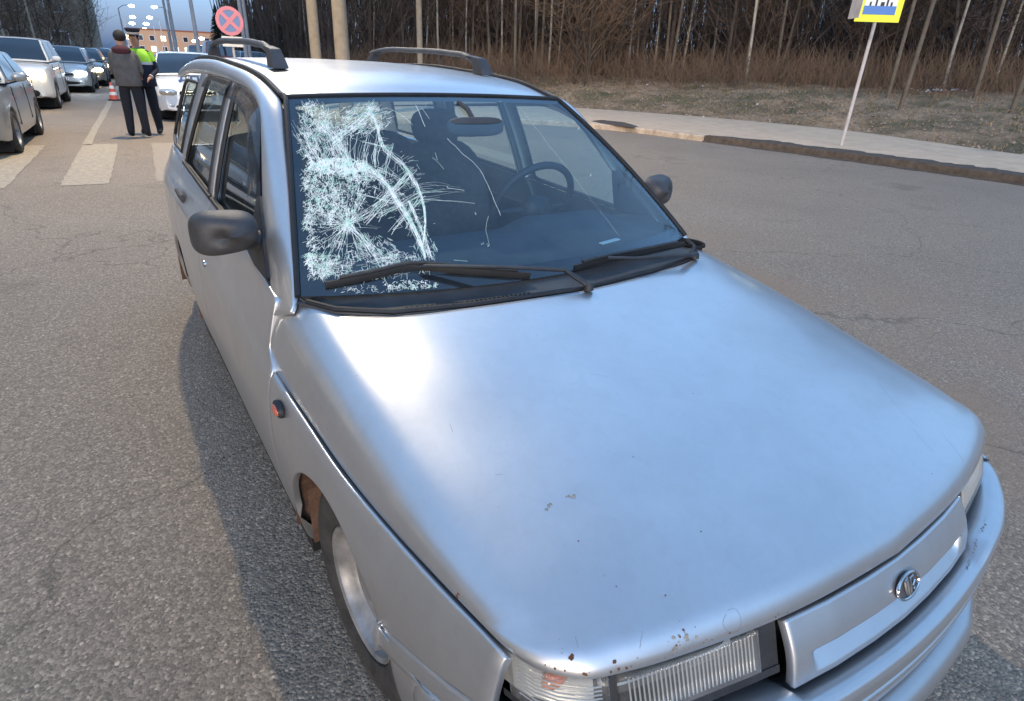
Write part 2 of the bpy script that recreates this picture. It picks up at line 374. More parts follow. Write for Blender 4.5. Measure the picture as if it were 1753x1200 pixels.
M_MARK = paint_mark('worn_road_paint', (.43, .365, .26)); M_MARK2 = paint_mark('very_worn_road_paint', (.35, .285, .21))

def poly_sheet(name, pts, z, mat, thick=0, **k):
    n = len(pts); V = [(p[0], p[1], z) for p in pts]; F = [list(range(n))]
    if thick:
        V += [(p[0], p[1], z-thick) for p in pts]; F += [[i, (i+1) % n, n+(i+1) % n, n+i][::-1] for i in range(n)]
    me = mesh(name, V, F, mat, smooth=False); bm = bmesh.new(); bm.from_mesh(me); bmesh.ops.recalc_face_normals(bm, faces=bm.faces)
    if not thick and bm.faces[:][0].normal.z < 0: bmesh.ops.reverse_faces(bm, faces=bm.faces)
    bm.to_mesh(me); bm.free(); return link(name, me, **k)
# kerb line of the bus bay (x, y), front to far
KL = [(11.2, -30), (11.9, -12), (12.05, -3), (11.78, 2.84), (11.5, 6.4), (11.1, 9.2), (10.46, 11.97), (9.5, 13.4), (7.8, 14.1), (5.6, 14.5), (3.9, 15.0), (3.1, 16.2), (2.95, 18.6), (3.1, 24), (3.4, 28), (4.7, 45), (10.4, 125), (24.4, 320)]
kl = herm(KL, np.linspace(0, 1, 700))
def offs(L, d):
    L = np.asarray(L); t = np.gradient(L, axis=0); t /= np.linalg.norm(t, axis=1)[:, None]; return L+np.stack([t[:, 1], -t[:, 0]], 1)*d
BK = [(15.6, -30), (15.9, -12), (15.95, -3), (16.0, 4.3), (17.3, 9.4), (16.2, 14.2), (14.3, 17.6), (11.0, 22), (8.3, 26), (7.4, 31), (8.2, 45), (13.9, 125), (28, 320)]
BACKL = herm(BK, np.linspace(0, 1, 700))
def strip(name, A, B, za, zb, mat, n=2, **k):
    G = np.stack([np.concatenate([A*(1-s)+B*s, np.full((len(A), 1), za*(1-s)+zb*s)], 1) for s in np.linspace(0, 1, n)])
    o = MB().grid(G).build(name, mat, recalc=False, **k)
    if o.data.polygons[0].normal.z < 0:
        o.data.flip_normals()
    return o
# earth sheet to the horizon
M_EARTH = pm('earth', (.10, .08, .055), 1, var=.4, vscale=.5, bump=.6, bscale=8)
V = [(-900, -900, -.06), (900, -900, -.06), (900, 1500, -.06), (-900, 1500, -.06)]
link('ground', mesh('ground', V, [[0, 1, 2, 3]], M_EARTH, smooth=False), kind='structure')
left = np.stack([-9.5+np.sin(R_(4.1))*kl[:, 1], kl[:, 1]], 1)
strip('road', left, kl+np.array([.0, 0]), 0, 0, M_ASPH, n=12, kind='structure')
# far side: verge at the left
strip('verge_left', left+np.array([-60, 0]), left, .05, .02, M_EARTH, n=3, kind='structure')
K0 = kl; K1 = offs(kl, .03); K2 = offs(kl, .16)
mb = MB(); z = np.zeros((len(kl), 1))
mb.grid(np.stack([np.hstack([K0, z-.02]), np.hstack([K0, z+.105]), np.hstack([K1, z+.135]), np.hstack([K2, z+.135]), np.hstack([K2, z-.02])]))
mb.build('kerb', M_KERB, kind='structure')
kk_ = (np.interp(np.linspace(0, 1, 700), np.linspace(0, 1, 700), np.arange(700)))
PB = np.stack([BACKL[np.argmin(np.abs(BACKL[:, 1]-min(k[1]+min(max(k[1]-6, 0), 8)*.25*(k[1] < 18), 318)))] for k in K2])
strip('pavement', K2, PB, .131, .131, M_SIDEW, n=6, kind='structure')
# dark dirt lying against the kerb and over its edge
sel = (kl[:, 1] > -14) & (kl[:, 1] < 9.6)
kd = herm(kl[sel], np.linspace(0, 1, 200)); jit = np.array([random.uniform(-.05, .05) for _ in range(200)])
fade = np.clip((9.6-kd[:, 1])/1.6, .05, 1)
A = offs(kd, -.06)+(offs(kd, -1)-kd)*((jit+.05)*fade)[:, None]; B = kd+(offs(kd, 1)-kd)*(.015+(.62+jit*2.5)*fade)[:, None]
hz = np.hstack
G = np.stack([hz([A, np.full((200, 1), .004)]), hz([offs(kd, -.012), np.full((200, 1), .03)]), hz([offs(kd, -.006), np.full((200, 1), .11)]), hz([offs(kd, .02), np.full((200, 1), .143)]), hz([B, np.full((200, 1), .141)])])
MB().grid(G).build('gutter_dirt', M_DIRT, recalc=False, kind='structure')
if bpy.data.objects['gutter_dirt'].data.polygons[5].normal.z < 0: bpy.data.objects['gutter_dirt'].data.flip_normals()
MB().add([gnd(1012, 207, .137), gnd(1030, 205, .137), gnd(1068, 209, .137), gnd(1092, 216, .137), gnd(1085, 219, .137), gnd(1040, 213, .137)], [[0, 5, 4, 3, 2, 1]]).build('dirt_patch', M_DIRT, smooth=False, kind='structure')
# painted markings
def stripe(name, c, w, l, mat, z=.004, kind='structure'):
    c = np.array(c, float); a = RN*w/2; d = RD*l/2
    n = 24; Lf = [c-a-d+2*d*i/n+RN*random.uniform(-.012, .012) for i in range(n+1)]; Rt = [c+a-d+2*d*i/n+RN*random.uniform(-.012, .012) for i in range(n+1)]
    return poly_sheet(name, Lf+Rt[::-1], z, mat, kind=kind)
for i, cx in enumerate([-4.2, -3.1, -2.18, -1.17, -.17, .85, 1.9, 2.9, 4.0, 5.0]):
    stripe('crosswalk_stripe', (cx, 9.72-cx*.07), .5, 3.9, M_MARK if cx < -1 else M_MARK2)
stripe('lane_line', (-.36, 23.9), .13, 24.5, M_MARK)
for y in range(42, 140, 12): stripe('lane_line', (-.36+(y-23.9)*.0717+.0, y), .13, 6, M_MARK)
stripe('bay_line', (5.4, 23), .12, 14, M_MARK2)
# verge that rises to the wood
M_VERGE = bpy.data.materials.new('verge_soil'); M_VERGE.use_nodes = True
t = NT(M_VERGE); b = t.n['Principled BSDF']; tc = t.add('ShaderNodeTexCoord')
n1 = t.add('ShaderNodeTexNoise', i_Scale=.55, i_Detail=8.0, i_Roughness=.7); n2 = t.add('ShaderNodeTexNoise', i_Scale=9.0, i_Detail=7.0, i_Roughness=.75)
mp = t.add('ShaderNodeMapping'); t.lk(tc.outputs['Object'], mp.inputs[0]); t.lk(mp.outputs[0], n1.inputs['Vector']); t.lk(tc.outputs['Object'], n2.inputs['Vector'])
r1 = t.ramp(n1.outputs[0], [(.34, (.10, .10, .045)), (.45, (.20, .145, .085)), (.56, (.36, .25, .155)), (.70, (.26, .165, .10))])
r2 = t.ramp(n2.outputs[0], [(.3, .45), (.5, .95), (.7, 1.4)])
mu = t.add('ShaderNodeMix', data_type='RGBA', blend_type='MULTIPLY'); mu.inputs[0].default_value = 1; t.lk(r1.outputs[0], mu.inputs[6]); t.lk(r2.outputs[0], mu.inputs[7])
t.lk(mu.outputs[2], b.inputs['Base Color']); b.inputs['Roughness'].default_value = 1
bp = t.add('ShaderNodeBump', i_Strength=1.0, i_Distance=.06); t.lk(n2.outputs[0], bp.inputs['Height']); t.lk(bp.outputs[0], b.inputs['Normal'])
def vnoise(x, y, s, seed=0):
    return (math.sin(x*s*1.3+seed)*math.cos(y*s*.9+seed*2.1)+math.sin(x*s*2.7+y*s*1.9+seed*.7)*.5+math.sin(y*s*4.3-x*s*3.1+seed)*.25)/1.75
def verge_z(s, x, y):
    base = .10+1.25*(1-math.exp(-max(s-.4, 0)/6.0))+.12*math.exp(-((s-7)/3.5)**2)
    return base+(vnoise(x, y, .55, 1)*.16+vnoise(x, y, 1.7, 4)*.07+vnoise(x, y, 4.6, 2)*.03)*min(1, max(s, 0)/1.2)
bl = herm(BACKL[(BACKL[:, 1] > -32) & (BACKL[:, 1] < 130)], np.linspace(0, 1, 420)**1.0)
nn = offs(bl, 1)-bl; SS = np.concatenate([np.linspace(-.1, 14, 80), np.linspace(14.6, 70, 30)])
G = np.zeros((len(SS), len(bl), 3))
for j in range(len(bl)):
    for i, s in enumerate(SS):
        x, y = bl[j]+nn[j]*s; G[i, j] = (x, y, verge_z(s, x, y) if s > 0 else .09)
vo = MB().grid(G).build('verge', M_VERGE, recalc=False, kind='structure', sharp=None)
if vo.data.polygons[10].normal.z < 0: vo.data.flip_normals()
VERGE_BVH = BVHTree.FromPolygons([tuple(v) for v in G.reshape(-1, 3)], grid_faces(len(SS), len(bl)))
def vground(x, y):
    h = VERGE_BVH.ray_cast(Vector((x, y, 20)), Vector((0, 0, -1)))
    return h[0].z if h[0] else 0.0
def vpix(px, py):
    h = VERGE_BVH.ray_cast(Vector(CAM), Vector(ray(px, py)).normalized()); return h[0]

# loose grit on the road
_g = random.Random(5); V, F = [], []
for _ in range(2600):
    x, y = (_g.uniform(-5, -.95), _g.uniform(-1.2, 9)) if _g.random() < .7 else (_g.uniform(.95, 9), _g.uniform(-2, 8)); s_ = _g.uniform(.0012, .0045)*(1.6 if _g.random() < .06 else 1); o = len(V); a = _g.uniform(0, 6.28)
    for u, v, q in ((1, 0, 0), (0, 1, .1), (-1, 0, 0), (0, -1, .1), (.1, 0, .8)): V.append((x+(u*math.cos(a)-v*math.sin(a))*s_, y+(u*math.sin(a)+v*math.cos(a))*s_*.8, .001+q*s_))
    F += [(o, o+1, o+4), (o+1, o+2, o+4), (o+2, o+3, o+4), (o+3, o, o+4)]
link('road_grit', mesh('road_grit', V, F, pm('grit', (.30, .26, .21), .9, var=.6, vscale=3), smooth=False), kind='stuff', label='loose grit scattered over the asphalt', cat='grit')
# ------------------------------------------------------------------ the damaged station wagon (front axle at y=0, front towards -y)
wagon = empty('station_wagon', (0, 0, 0), label='dented silver station wagon with a shattered windshield filling the foreground', cat='car')
# hood ---------------------------------------------------------------
HC = [
 [(0, -.751, .706), (0, -.742, .732), (0, -.66, .768), (0, -.45, .815), (0, -.2, .858), (0, 0, .889), (0, .2, .918)],
 [(.31, -.727, .706), (.31, -.717, .731), (.31, -.635, .766), (.315, -.43, .811), (.32, -.18, .853), (.325, .01, .885), (.33, .232, .917)],
 [(.49, -.693, .704), (.495, -.68, .727), (.505, -.60, .758), (.52, -.40, .800), (.535, -.16, .841), (.545, .03, .878), (.55, .282, .914)],
 [(.60, -.663, .702), (.605, -.648, .722), (.625, -.57, .746), (.65, -.38, .783), (.665, -.14, .824), (.67, .08, .864), (.675, .37, .910)],
 [(.672, -.632, .701), (.676, -.618, .715), (.697, -.54, .732), (.722, -.355, .762), (.738, -.12, .800), (.742, .12, .844), (.735, .50, .902)],
 [(.712, -.590, .700), (.715, -.580, .708), (.733, -.50, .719), (.758, -.33, .740), (.776, -.10, .767), (.787, .14, .800), (.783, .535, .852)],
 [(.730, -.545, .699), (.733, -.538, .702), (.749, -.455, .708), (.772, -.285, .718), (.792, -.06, .729), (.804, .17, .745), (.806, .538, .785)],
 [(.737, -.511, .698), (.739, -.500, .699), (.755, -.395, .700), (.777, -.235, .704), (.797, -.03, .710), (.808, .19, .722), (.817, .540, .727)]]
HG = loft(HC, 42, 72)
HOOD_G = np.concatenate([mir(HG)[::-1], HG[1:]], 0)
# slight stamped waviness of an old hood
NH = gnormals(HOOD_G)
if NH[..., 2].mean() < 0: NH = -NH
wob = np.array([[vnoise(p[0]*3, p[1]*3, 1.1, 3) for p in r] for r in HOOD_G])
HOOD_G = HOOD_G+NH*(wob*.0011)[..., None]
panel('hood', HOOD_G, M_PAINT, wagon, lip=.014, roll=.004, outward=np.array([0, -.2, 1]))
HOOD_BVH = BVHTree.FromPolygons([tuple(v) for v in HOOD_G.reshape(-1, 3)], grid_faces(*HOOD_G.shape[:2]))
UH = HOOD_G-NH*.03
MB().grid(UH[2:-2, 1:-1]).build('hood_light_block', M_BAY, wagon)  # added black sheet that stops light leaking through the hood gaps

# body side ----------------------------------------------------------
YS = np.array([-.56, -.511, -.38, -.2, 0, .2, .43, .54, .81, 1.1, 1.43, 1.8, 2.35, 2.9, 3.2, 3.38])
def col(*a): return np.array(a, float)
zs = col(.694, .695, .697, .699, .705, .716, .724, .732, .775, .804, .823, .848, .872, .872, .868, .862)
xs = col(.735, .741, .762, .784, .805, .814, .820, .822, .823, .823, .823, .823, .822, .806, .765, .70)
xm = col(.762, .772, .797, .819, .834, .842, .848, .849, .849, .849, .848, .847, .845, .828, .788, .72)
zb = np.interp(YS, [.5, .67, 1.45, 2.05, 2.4, 3.4], [.905, .935, .968, .985, 1.0, 1.03])
xb = .762-.35*(zb-.95)+.004; xb = np.where(YS > 2.8, xb-(YS-2.8)*.10, xb)
rows = {}
def srow(x, z): return np.stack([x, z], 1)
SR = [srow(xb, zb), srow(xb*.62+xs*.38+.004, zb*.62+zs*.38), srow(xb*.25+xs*.75+.004, zb*.25+zs*.75), srow(xs, zs+.012), srow(xs+.004, zs), srow(xs+.012, zs-.014), srow(xs*.45+xm*.55+.004, zs-.045),
      srow(xm, zs*0+.60), srow(xm+.001, zs*0+.50), srow(xm-.006, zs*0+.40), srow(xm-.022, zs*0+.29), srow(xm-.045, zs*0+.215), srow(xm-.09, zs*0+.19)]
def side_prof(y):
    kk = (YS-YS[0])/(YS[-1]-YS[0]); t = [(y-YS[0])/(YS[-1]-YS[0])]
    return np.array([hermk(r, kk, t)[0] for r in SR])
def side_panel(y0, y1, r0, n=40, m=34, zlow=None, ys=None, r1=12):
    out = []; ys = np.linspace(y0, y1, n) if ys is None else ys
    for y in ys:
        P = side_prof(y)[r0:r1+1]; D = herm(P, np.linspace(0, 1, 160))
        if zlow is not None:
            zl = zlow(y); k = np.argmax(D[:, 1] < zl)
            if D[-1, 1] < zl: D = D[:max(k, 2)]; D = np.vstack([D, [np.interp(zl, [D[-1, 1]-.01, D[-1, 1]], [D[-1, 0], D[-1, 0]]), zl]])
        c = np.concatenate([[0], np.cumsum(np.linalg.norm(np.diff(D, axis=0), axis=1))]); c /= c[-1]
        q = np.linspace(0, 1, m); out.append(np.stack([np.interp(q, c, D[:, 0]), np.full(m, y), np.interp(q, c, D[:, 1])], 1))
    return np.array(out)
AR = .330; YF = .055
def arch(y, yc, r=AR, zc=.292):
    d = abs(y-yc); return zc+math.sqrt(max(r*r-d*d, 0))*1.0 if d < r else -1
def zf(y):
    a = arch(y, YF)
    b = np.interp(y, [-.56, -.48, -.33, -.2], [.592, .567, .520, .475]) if y < -.2 else -1
    return max(a, b)
def both(name, G, mat=M_PAINT, parent=wagon, **k):
    a = panel(name, G*1.0, mat, parent, **k); b = panel(name, mir(G), mat, parent, **k); return a, b   # +x side, -x side
ysf = np.concatenate([np.linspace(-.545, YF-AR-.001, 11), YF+AR*np.cos(np.linspace(math.pi, 0, 33))[1:-1], [YF+AR+.0005], np.linspace(YF+AR+.001, .485, 7)])
FG = side_panel(0, 0, 4, ys=ysf, zlow=zf, m=30)
fend = both('front_fender', FG, lip=.018, roll=.003, outward=None)
# rear edge of the upper door / scuttle area between hood side and door
FD = side_panel(.492, 1.585, 3, n=46)      # placeholder extent; replaced by the door below
yd0 = lambda k: .492
def door(name, ya, yb, r0=0, zlow=None, n=44):
    G = side_panel(ya, yb, r0, n=n, m=40, zlow=zlow); return G
# front door lower skin: starts behind the hood's rear edge; upper front corner follows the pillar foot
DG = door('front_door', .492, 1.60)
for i in range(DG.shape[0]):                # slanted front edge above the shoulder
    for j in range(DG.shape[1]):
        z = DG[i, j, 2]; f = 1-i/(DG.shape[0]-1)
        if z > .735: DG[i, j, 1] += f*f*min(1, (z-.735)/.03)*.058
front_doors = both('front_door', DG, lip=.014)
def zr(y):
    return arch(y, 2.49)
RDG = door('rear_door', 1.606, 2.40, zlow=zr)
rear_doors = both('rear_door', RDG, lip=.014)
ysq = np.unique(np.concatenate([np.linspace(2.406, 2.49+AR*.999, 24), [2.49+AR+.001], np.linspace(2.85, 3.38, 16)]))
QG = side_panel(0, 0, 0, ys=ysq, zlow=zr, m=40)
both('rear_quarter_panel', QG, lip=.016)
# shut lines seen dark: sills and inner body
for s in (1, -1):
    mb = MB()
    mb.box((s*.70, 1.25, .20), (.20, 1.7, .10)); mb.box((s*.66, 1.24, .52), (.04, 1.42, .70))
    mb.box((s*.70, .435, .52), (.18, .02, .40)); mb.box((s*.70, 2.02, .50), (.18, .02, .45))
    mb.build('sill', M_INNER if False else M_BAY, wagon)
    # wheel arch liners
    for yc in (YF, 2.49):
        th = np.linspace(-.05, math.pi+.05, 26); prof = []
        for x in (.835, .80, .62, .47):
            rr_ = AR+.008 if x > .82 else AR+.012
            prof.append([(s*(x if abs(t_-math.pi/2) < 1.2 or True else x), yc+rr_*math.cos(t_), .292+rr_*math.sin(t_)) for t_ in th])
        G = np.array(prof)
        if yc == YF: G[0, :, 0] = [s*min(.835, float(np.interp(yy, YS, xm))-.006) for yy in G[0, :, 1]]
        mb = MB().grid(G)
        # inner wall
        n_ = len(th); c = [(s*.47, yc, .292)]; V = [tuple(v) for v in G[3]]+c
        mb.add(V, [[i, i+1, n_] for i in range(n_-1)])
        mb.build('wheel_arch_liner', M_LINER, wagon)
        # mud flap
        if yc == YF:
            MB().box((s*.755, YF+.325, .31), (.09, .010, .20), rx=R_(-4)).build('mud_flap', M_LINER, wagon, bevel=.003)

for s in (1, -1):
    H_ = [(.700, .44, .900), (.735, .478, .892), (.780, .512, .842), (.803, .518, .778), (.812, .518, .722)]; D_ = [(.745, .565, .932), (.770, .575, .900), (.792, .585, .85), (.812, .59, .79), (.818, .59, .73)]
    G_ = loft([H_, [tuple((np.array(a)+np.array(b_))/2+np.array([.003, 0, .002])) for a, b_ in zip(H_, D_)], D_], 12, 20)
    panel('scuttle_corner', G_ if s > 0 else mir(G_), M_PAINT, wagon, lip=0)
# windshield ---------------------------------------------------------
def ws(u, s, off=0):
    """u in -1..1 across, s 0 bottom..1 top"""
    xe = .732*(1-s)+.549*s; x = u*xe
    y = (.335+.150*u*u)*(1-s)+(1.140-.028*u*u)*s; z = (.925+.004*u*u)*(1-s)+(1.385-.009*u*u)*s
    b = .022*4*s*(1-s); n = np.array([0, -.5, .86])
    return np.array([x, y, z])+n*(b+off)
WG = np.array([[ws(u, s) for s in np.linspace(0, 1, 40)] for u in np.linspace(-1, 1, 60)])
windshield = MB().grid(WG).build('windshield', M_WSHIELD, wagon, sharp=None, recalc=False)
windshield['label'] = 'shattered windshield glass'
WS_BVH = BVHTree.FromPolygons([tuple(v) for v in WG.reshape(-1, 3)], grid_faces(60, 40))
mb = MB()
fr = lambda u0, u1, s0, s1, nu, ns: mb.grid(np.array([[ws(u, s, -.0015) for s in np.linspace(s0, s1, ns)] for u in np.linspace(u0, u1, nu)]))
fr(-1, -.955, 0, 1, 3, 30); fr(.955, 1, 0, 1, 3, 30); fr(-.955, .955, .955, 1, 40, 3); fr(-.955, .955, 0, .06, 40, 3)
mb.build('glass_border', M_FRIT, windshield)
for sgn in (-1, 1):
    pts = [ws(sgn*1.006, s, .001) for s in np.linspace(0, 1, 30)]
    pts += [(sgn*.556, 1.16, 1.383), (sgn*.556, 1.2, 1.391), (sgn*.556, 1.35, 1.422), (sgn*.556, 1.56, 1.444), (sgn*.556, 1.87, 1.460), (sgn*.555, 2.26, 1.4745), (sgn*.55, 2.8, 1.4665), (sgn*.54, 3.2, 1.434)]
    MB().tube(herm(pts, np.linspace(0, 1, 90)), .0085, n=8).build('drip_moulding', M_RUBBER, wagon)
MB().tube([ws(u, 1.004, .001) for u in np.linspace(-1, 1, 40)], .007, n=8).build('upper_seal', M_RUBBER, wagon)

# greenhouse ---------------------------------------------------------
Ac = [(.764, .476, .895), (.742, .50, .935), (.706, .62, 1.03), (.655, .79, 1.15), (.606, .965, 1.275), (.572, 1.09, 1.355), (.566, 1.20, 1.386), (.566, 1.35, 1.415), (.566, 1.56, 1.437), (.566, 1.87, 1.453), (.566, 2.26, 1.467), (.56, 2.8, 1.459), (.55, 3.22, 1.425)]
Bc = [(.795, .560, .862), (.766, .652, .937), (.742, .765, 1.01), (.712, .885, 1.105), (.663, 1.03, 1.255), (.635, 1.13, 1.335), (.616, 1.30, 1.378), (.610, 1.45, 1.392), (.608, 1.65, 1.40), (.606, 1.9, 1.405), (.606, 2.3, 1.408), (.608, 2.8, 1.395), (.618, 3.22, 1.36)]
Ac, Bc = np.array(Ac), np.array(Bc)
tp_ = np.array([0, .35, .8]+[1]*(len(Ac)-3))[:, None]; Mc = (Ac+Bc)/2+np.array([.012, -.004, .012])*tp_; M1 = Ac*.8+Bc*.2+np.array([.004, -.004, .010])*tp_; M2 = Ac*.2+Bc*.8+np.array([.010, 0, .006])*tp_
def loft_k(rows, nu, nv):
    A = np.asarray(rows); k = np.linspace(0, 1, A.shape[1]); tv = np.linspace(0, 1, nv)
    L = np.stack([hermk(r, k, tv) for r in A]); ku = np.linspace(0, 1, len(A)); tu = np.linspace(0, 1, nu)
    return np.stack([hermk(L[:, j], ku, tu) for j in range(nv)], 1)
both('roof_side_rail', loft_k([Ac, M1, Mc, M2, Bc], 11, 90), lip=.012, roll=.003)
def gx(y, z):
    x = .762-.35*(z-.95)+.010*max(0, 1-((z-1.17)/.22)**2)
    if y > 2.8: x -= (y-2.8)*.10
    return x
bk = np.linspace(0, 1, len(Bc)); Bd = hermk(Bc, bk, np.linspace(0, 1, 200))
def ztop(y): return float(np.interp(y, Bd[:, 1], Bd[:, 2]))
def zbelt(y): return float(np.interp(y, YS, zb))
def pil(name, yb0, yb1, yt0, yt1, mat=M_PAINT, off=0, ztr=0, zbr=0, lip=.01):
    G = []
    for a in np.linspace(0, 1, 6):
        c = []
        for s in np.linspace(0, 1, 24):
            y = (yb0*(1-a)+yb1*a)*(1-s)+(yt0*(1-a)+yt1*a)*s; zt = ztop(y)+.002-ztr; zb_ = zbelt(y)-.004+zbr; z = zb_*(1-s)+zt*s
            c.append((gx(y, z)+off, y, z))
        G.append(c)
    return both(name, np.array(G), mat=mat, lip=lip, roll=.002)
pil('door_frame', 1.53, 1.596, 1.585, 1.645); pil('door_frame', 1.606, 1.672, 1.655, 1.72)
pil('door_frame', 2.372, 2.40, 2.19, 2.262); pil('roof_pillar', 2.41, 2.52, 2.272, 2.44); pil('roof_pillar', 3.15, 3.34, 3.06, 3.22)
def side_glass(name, poly, off=-.012, mat=M_SIDEGL, parent=wagon, seal=True):
    """pane in (y,z) on the greenhouse surface"""
    poly = herm(np.array(poly+[poly[0]], float), np.linspace(0, 1, 5)) if False else np.array(poly, float)
    for s in (1, -1):
        c = poly.mean(0); n = 60
        P = np.concatenate([poly, poly[:1]]); d = np.concatenate([[0], np.cumsum(np.linalg.norm(np.diff(P, axis=0), axis=1))])
        q = np.linspace(0, d[-1], n, endpoint=False); ring = np.stack([np.interp(q, d, P[:, 0]), np.interp(q, d, P[:, 1])], 1)
        V = []; F = []
        for f in (1, .75, .5, .25): V += [(s*(gx(*(c+(p-c)*f))+off), *(c+(p-c)*f)) for p in ring]
        V.append((s*(gx(*c)+off), *c))
        for k in range(3):
            for i in range(n): F.append([k*n+i, k*n+(i+1) % n, (k+1)*n+(i+1) % n, (k+1)*n+i])
        F += [[3*n+i, 3*n+(i+1) % n, 4*n] for i in range(n)]
        par = parent[0 if s == 1 else 1] if isinstance(parent, tuple) else parent
        MB().add(V, F).build(name, mat, par, sharp=None)
        if seal:
            pts = [(s*(gx(*p)+.0), *p) for p in ring]; MB().tube(pts+[pts[0]], .0085, n=6, cap=False).build('window_seal', M_RUBBER, par)
def edge_poly(pts): return [tuple(p) for p in pts]
fw = [(.70, .952)]+[(y, ztop(y)-.014) for y in (.80, .9, .98, 1.05, 1.13, 1.22, 1.32, 1.44, 1.56, 1.60)]
fw[0] = (.715, zbelt(.715)+.006)
fw[-1] = (1.578, ztop(1.578)-.014); fw += [(1.528, zbelt(1.53)+.008)]
side_glass('window_glass', fw, parent=front_doors)
rw = [(1.680, zbelt(1.68)+.008)]+[(y, ztop(y)-.014) for y in (1.725, 1.85, 2.0, 2.12, 2.178)]+[(2.362, zbelt(2.36)+.008)]
side_glass('window_glass', rw, parent=rear_doors)
qw = [(2.535, zbelt(2.5)+.03), (2.455, 1.36), (2.8, 1.36), (3.05, 1.33), (3.14, zbelt(3.1)+.03)]
side_glass('window_glass', qw)
# wind deflectors over the side windows
for s, par in ((1, front_doors[0]), (-1, front_doors[1])):
    P = [(y, ztop(y)) for y in (.93, 1.0, 1.08, 1.15, 1.25, 1.38, 1.50, 1.59)]
    G = np.array([[(s*(gx(y, z-dz)+.006+.018*math.sin(min(1, dz/.05)*1.4)), y+(.015 if i < 3 else 0)*dz/.05, z-dz) for i, (y, z) in enumerate(P)] for dz in (-.004, .012, .026, .042, .052)])
    MB().grid(G).build('wind_deflector', M_VISOR, par, sharp=None)
for s, par in ((1, rear_doors[0]), (-1, rear_doors[1])):
    P = [(y, ztop(y)) for y in (1.66, 1.8, 1.95, 2.1, 2.2)]
    G = np.array([[(s*(gx(y, z-dz)+.006+.018*math.sin(min(1, dz/.05)*1.4)), y, z-dz) for (y, z) in P] for dz in (-.004, .012, .026, .042, .052)])
    MB().grid(G).build('wind_deflector', M_VISOR, par, sharp=None)
# black mirror triangle, door handles, locks
def belt_tube(par, s, y0, y1):
    MB().tube([(s*(gx(y, zbelt(y))+.006), y, zbelt(y)+.002) for y in np.linspace(y0, y1, 14)], .009, n=6, flat=1.3).build('belt_seal', M_RUBBER, par)
for k, s in ((0, 1), (1, -1)):
    belt_tube(front_doors[k], s, .95, 1.59); belt_tube(rear_doors[k], s, 1.62, 2.39)
    for par, yh, ln in ((front_doors[k], 1.40, .17), (rear_doors[k], 2.12, .17)):
        zh = float(np.interp(yh, YS, zs))-.035+.075; xh = float(np.interp(yh, YS, xs))+.002
        zh = float(np.interp(yh, YS, zs))+.035; xh -= .004
        mb = MB(); mb.box((s*xh, yh, zh), (.022, ln, .038), ry=s*R_(14)); mb.build('door_handle', M_BLACKPL, par, bevel=.006)
    zl = .768; MB().lathe([(.0, .012), (.011, .012), (.013, .006), (.013, -.01)], (0, 0, 0), 'X', n=16).build('door_lock', M_CHROME, front_doors[k]).location = (s*.838, 1.43, zl)
    if s < 0: bpy.data.objects[-1] if False else None

# roof ---------------------------------------------------------------
zc_y = [1.10, 1.15, 1.22, 1.35, 1.6, 2.0, 2.6, 3.0, 3.24]; zc_z = [1.378, 1.392, 1.418, 1.446, 1.469, 1.484, 1.484, 1.466, 1.430]
zd_y = [1.10, 1.12, 1.2, 1.35, 1.56, 1.87, 2.26, 2.8, 3.24]; zd_z = [1.362, 1.369, 1.387, 1.417, 1.439, 1.456, 1.470, 1.462, 1.425]
def hy(y, Y, Z): return float(hermk(np.array(Z)[:, None], np.array(Y), [y])[0, 0])
RG = []
for f in np.linspace(-1, 1, 41):
    y0 = 1.148-.030*f*f; r = []
    for s in np.linspace(0, 1, 70):
        y = y0+(3.22-y0)*(s**1.35); w = abs(f)**2.3
        r.append((f*.548, y, hy(y, zc_y, zc_z)*(1-w)+hy(y, zd_y, zd_z)*w))
    RG.append(r)
ROOF_G = np.array(RG)
panel('roof', ROOF_G, M_PAINT, wagon, lip=.012, roll=.003, outward=np.array([0, 0, 1]))
HL = ROOF_G-np.array([0, 0, .035]); MB().grid(HL[:, 3:]).build('headliner', pm('headliner', (.12, .12, .115), .95), wagon)
# rear hatch
RHG = np.array([[(f*.60*(1+.16*s), 3.24+.19*math.sin(s*1.5)-.06*f*f, 1.40-s*.95) for s in np.linspace(.45, 1, 20)] for f in np.linspace(-1, 1, 20)])
panel('tailgate', RHG, M_PAINT, wagon, outward=np.array([0, 1, 0]))
MB().grid(np.array([[(f*.60*(1+.16*s), 3.24+.19*math.sin(s*1.5)-.06*f*f, 1.40-s*.95) for s in np.linspace(0.03, .43, 12)] for f in np.linspace(-1, 1, 20)])).build('rear_window', M_SIDEGL, wagon)
MB().box((0, 3.38, .38), (1.44, .16, .22)).build('rear_bumper', M_PAINT, wagon, bevel=.03)
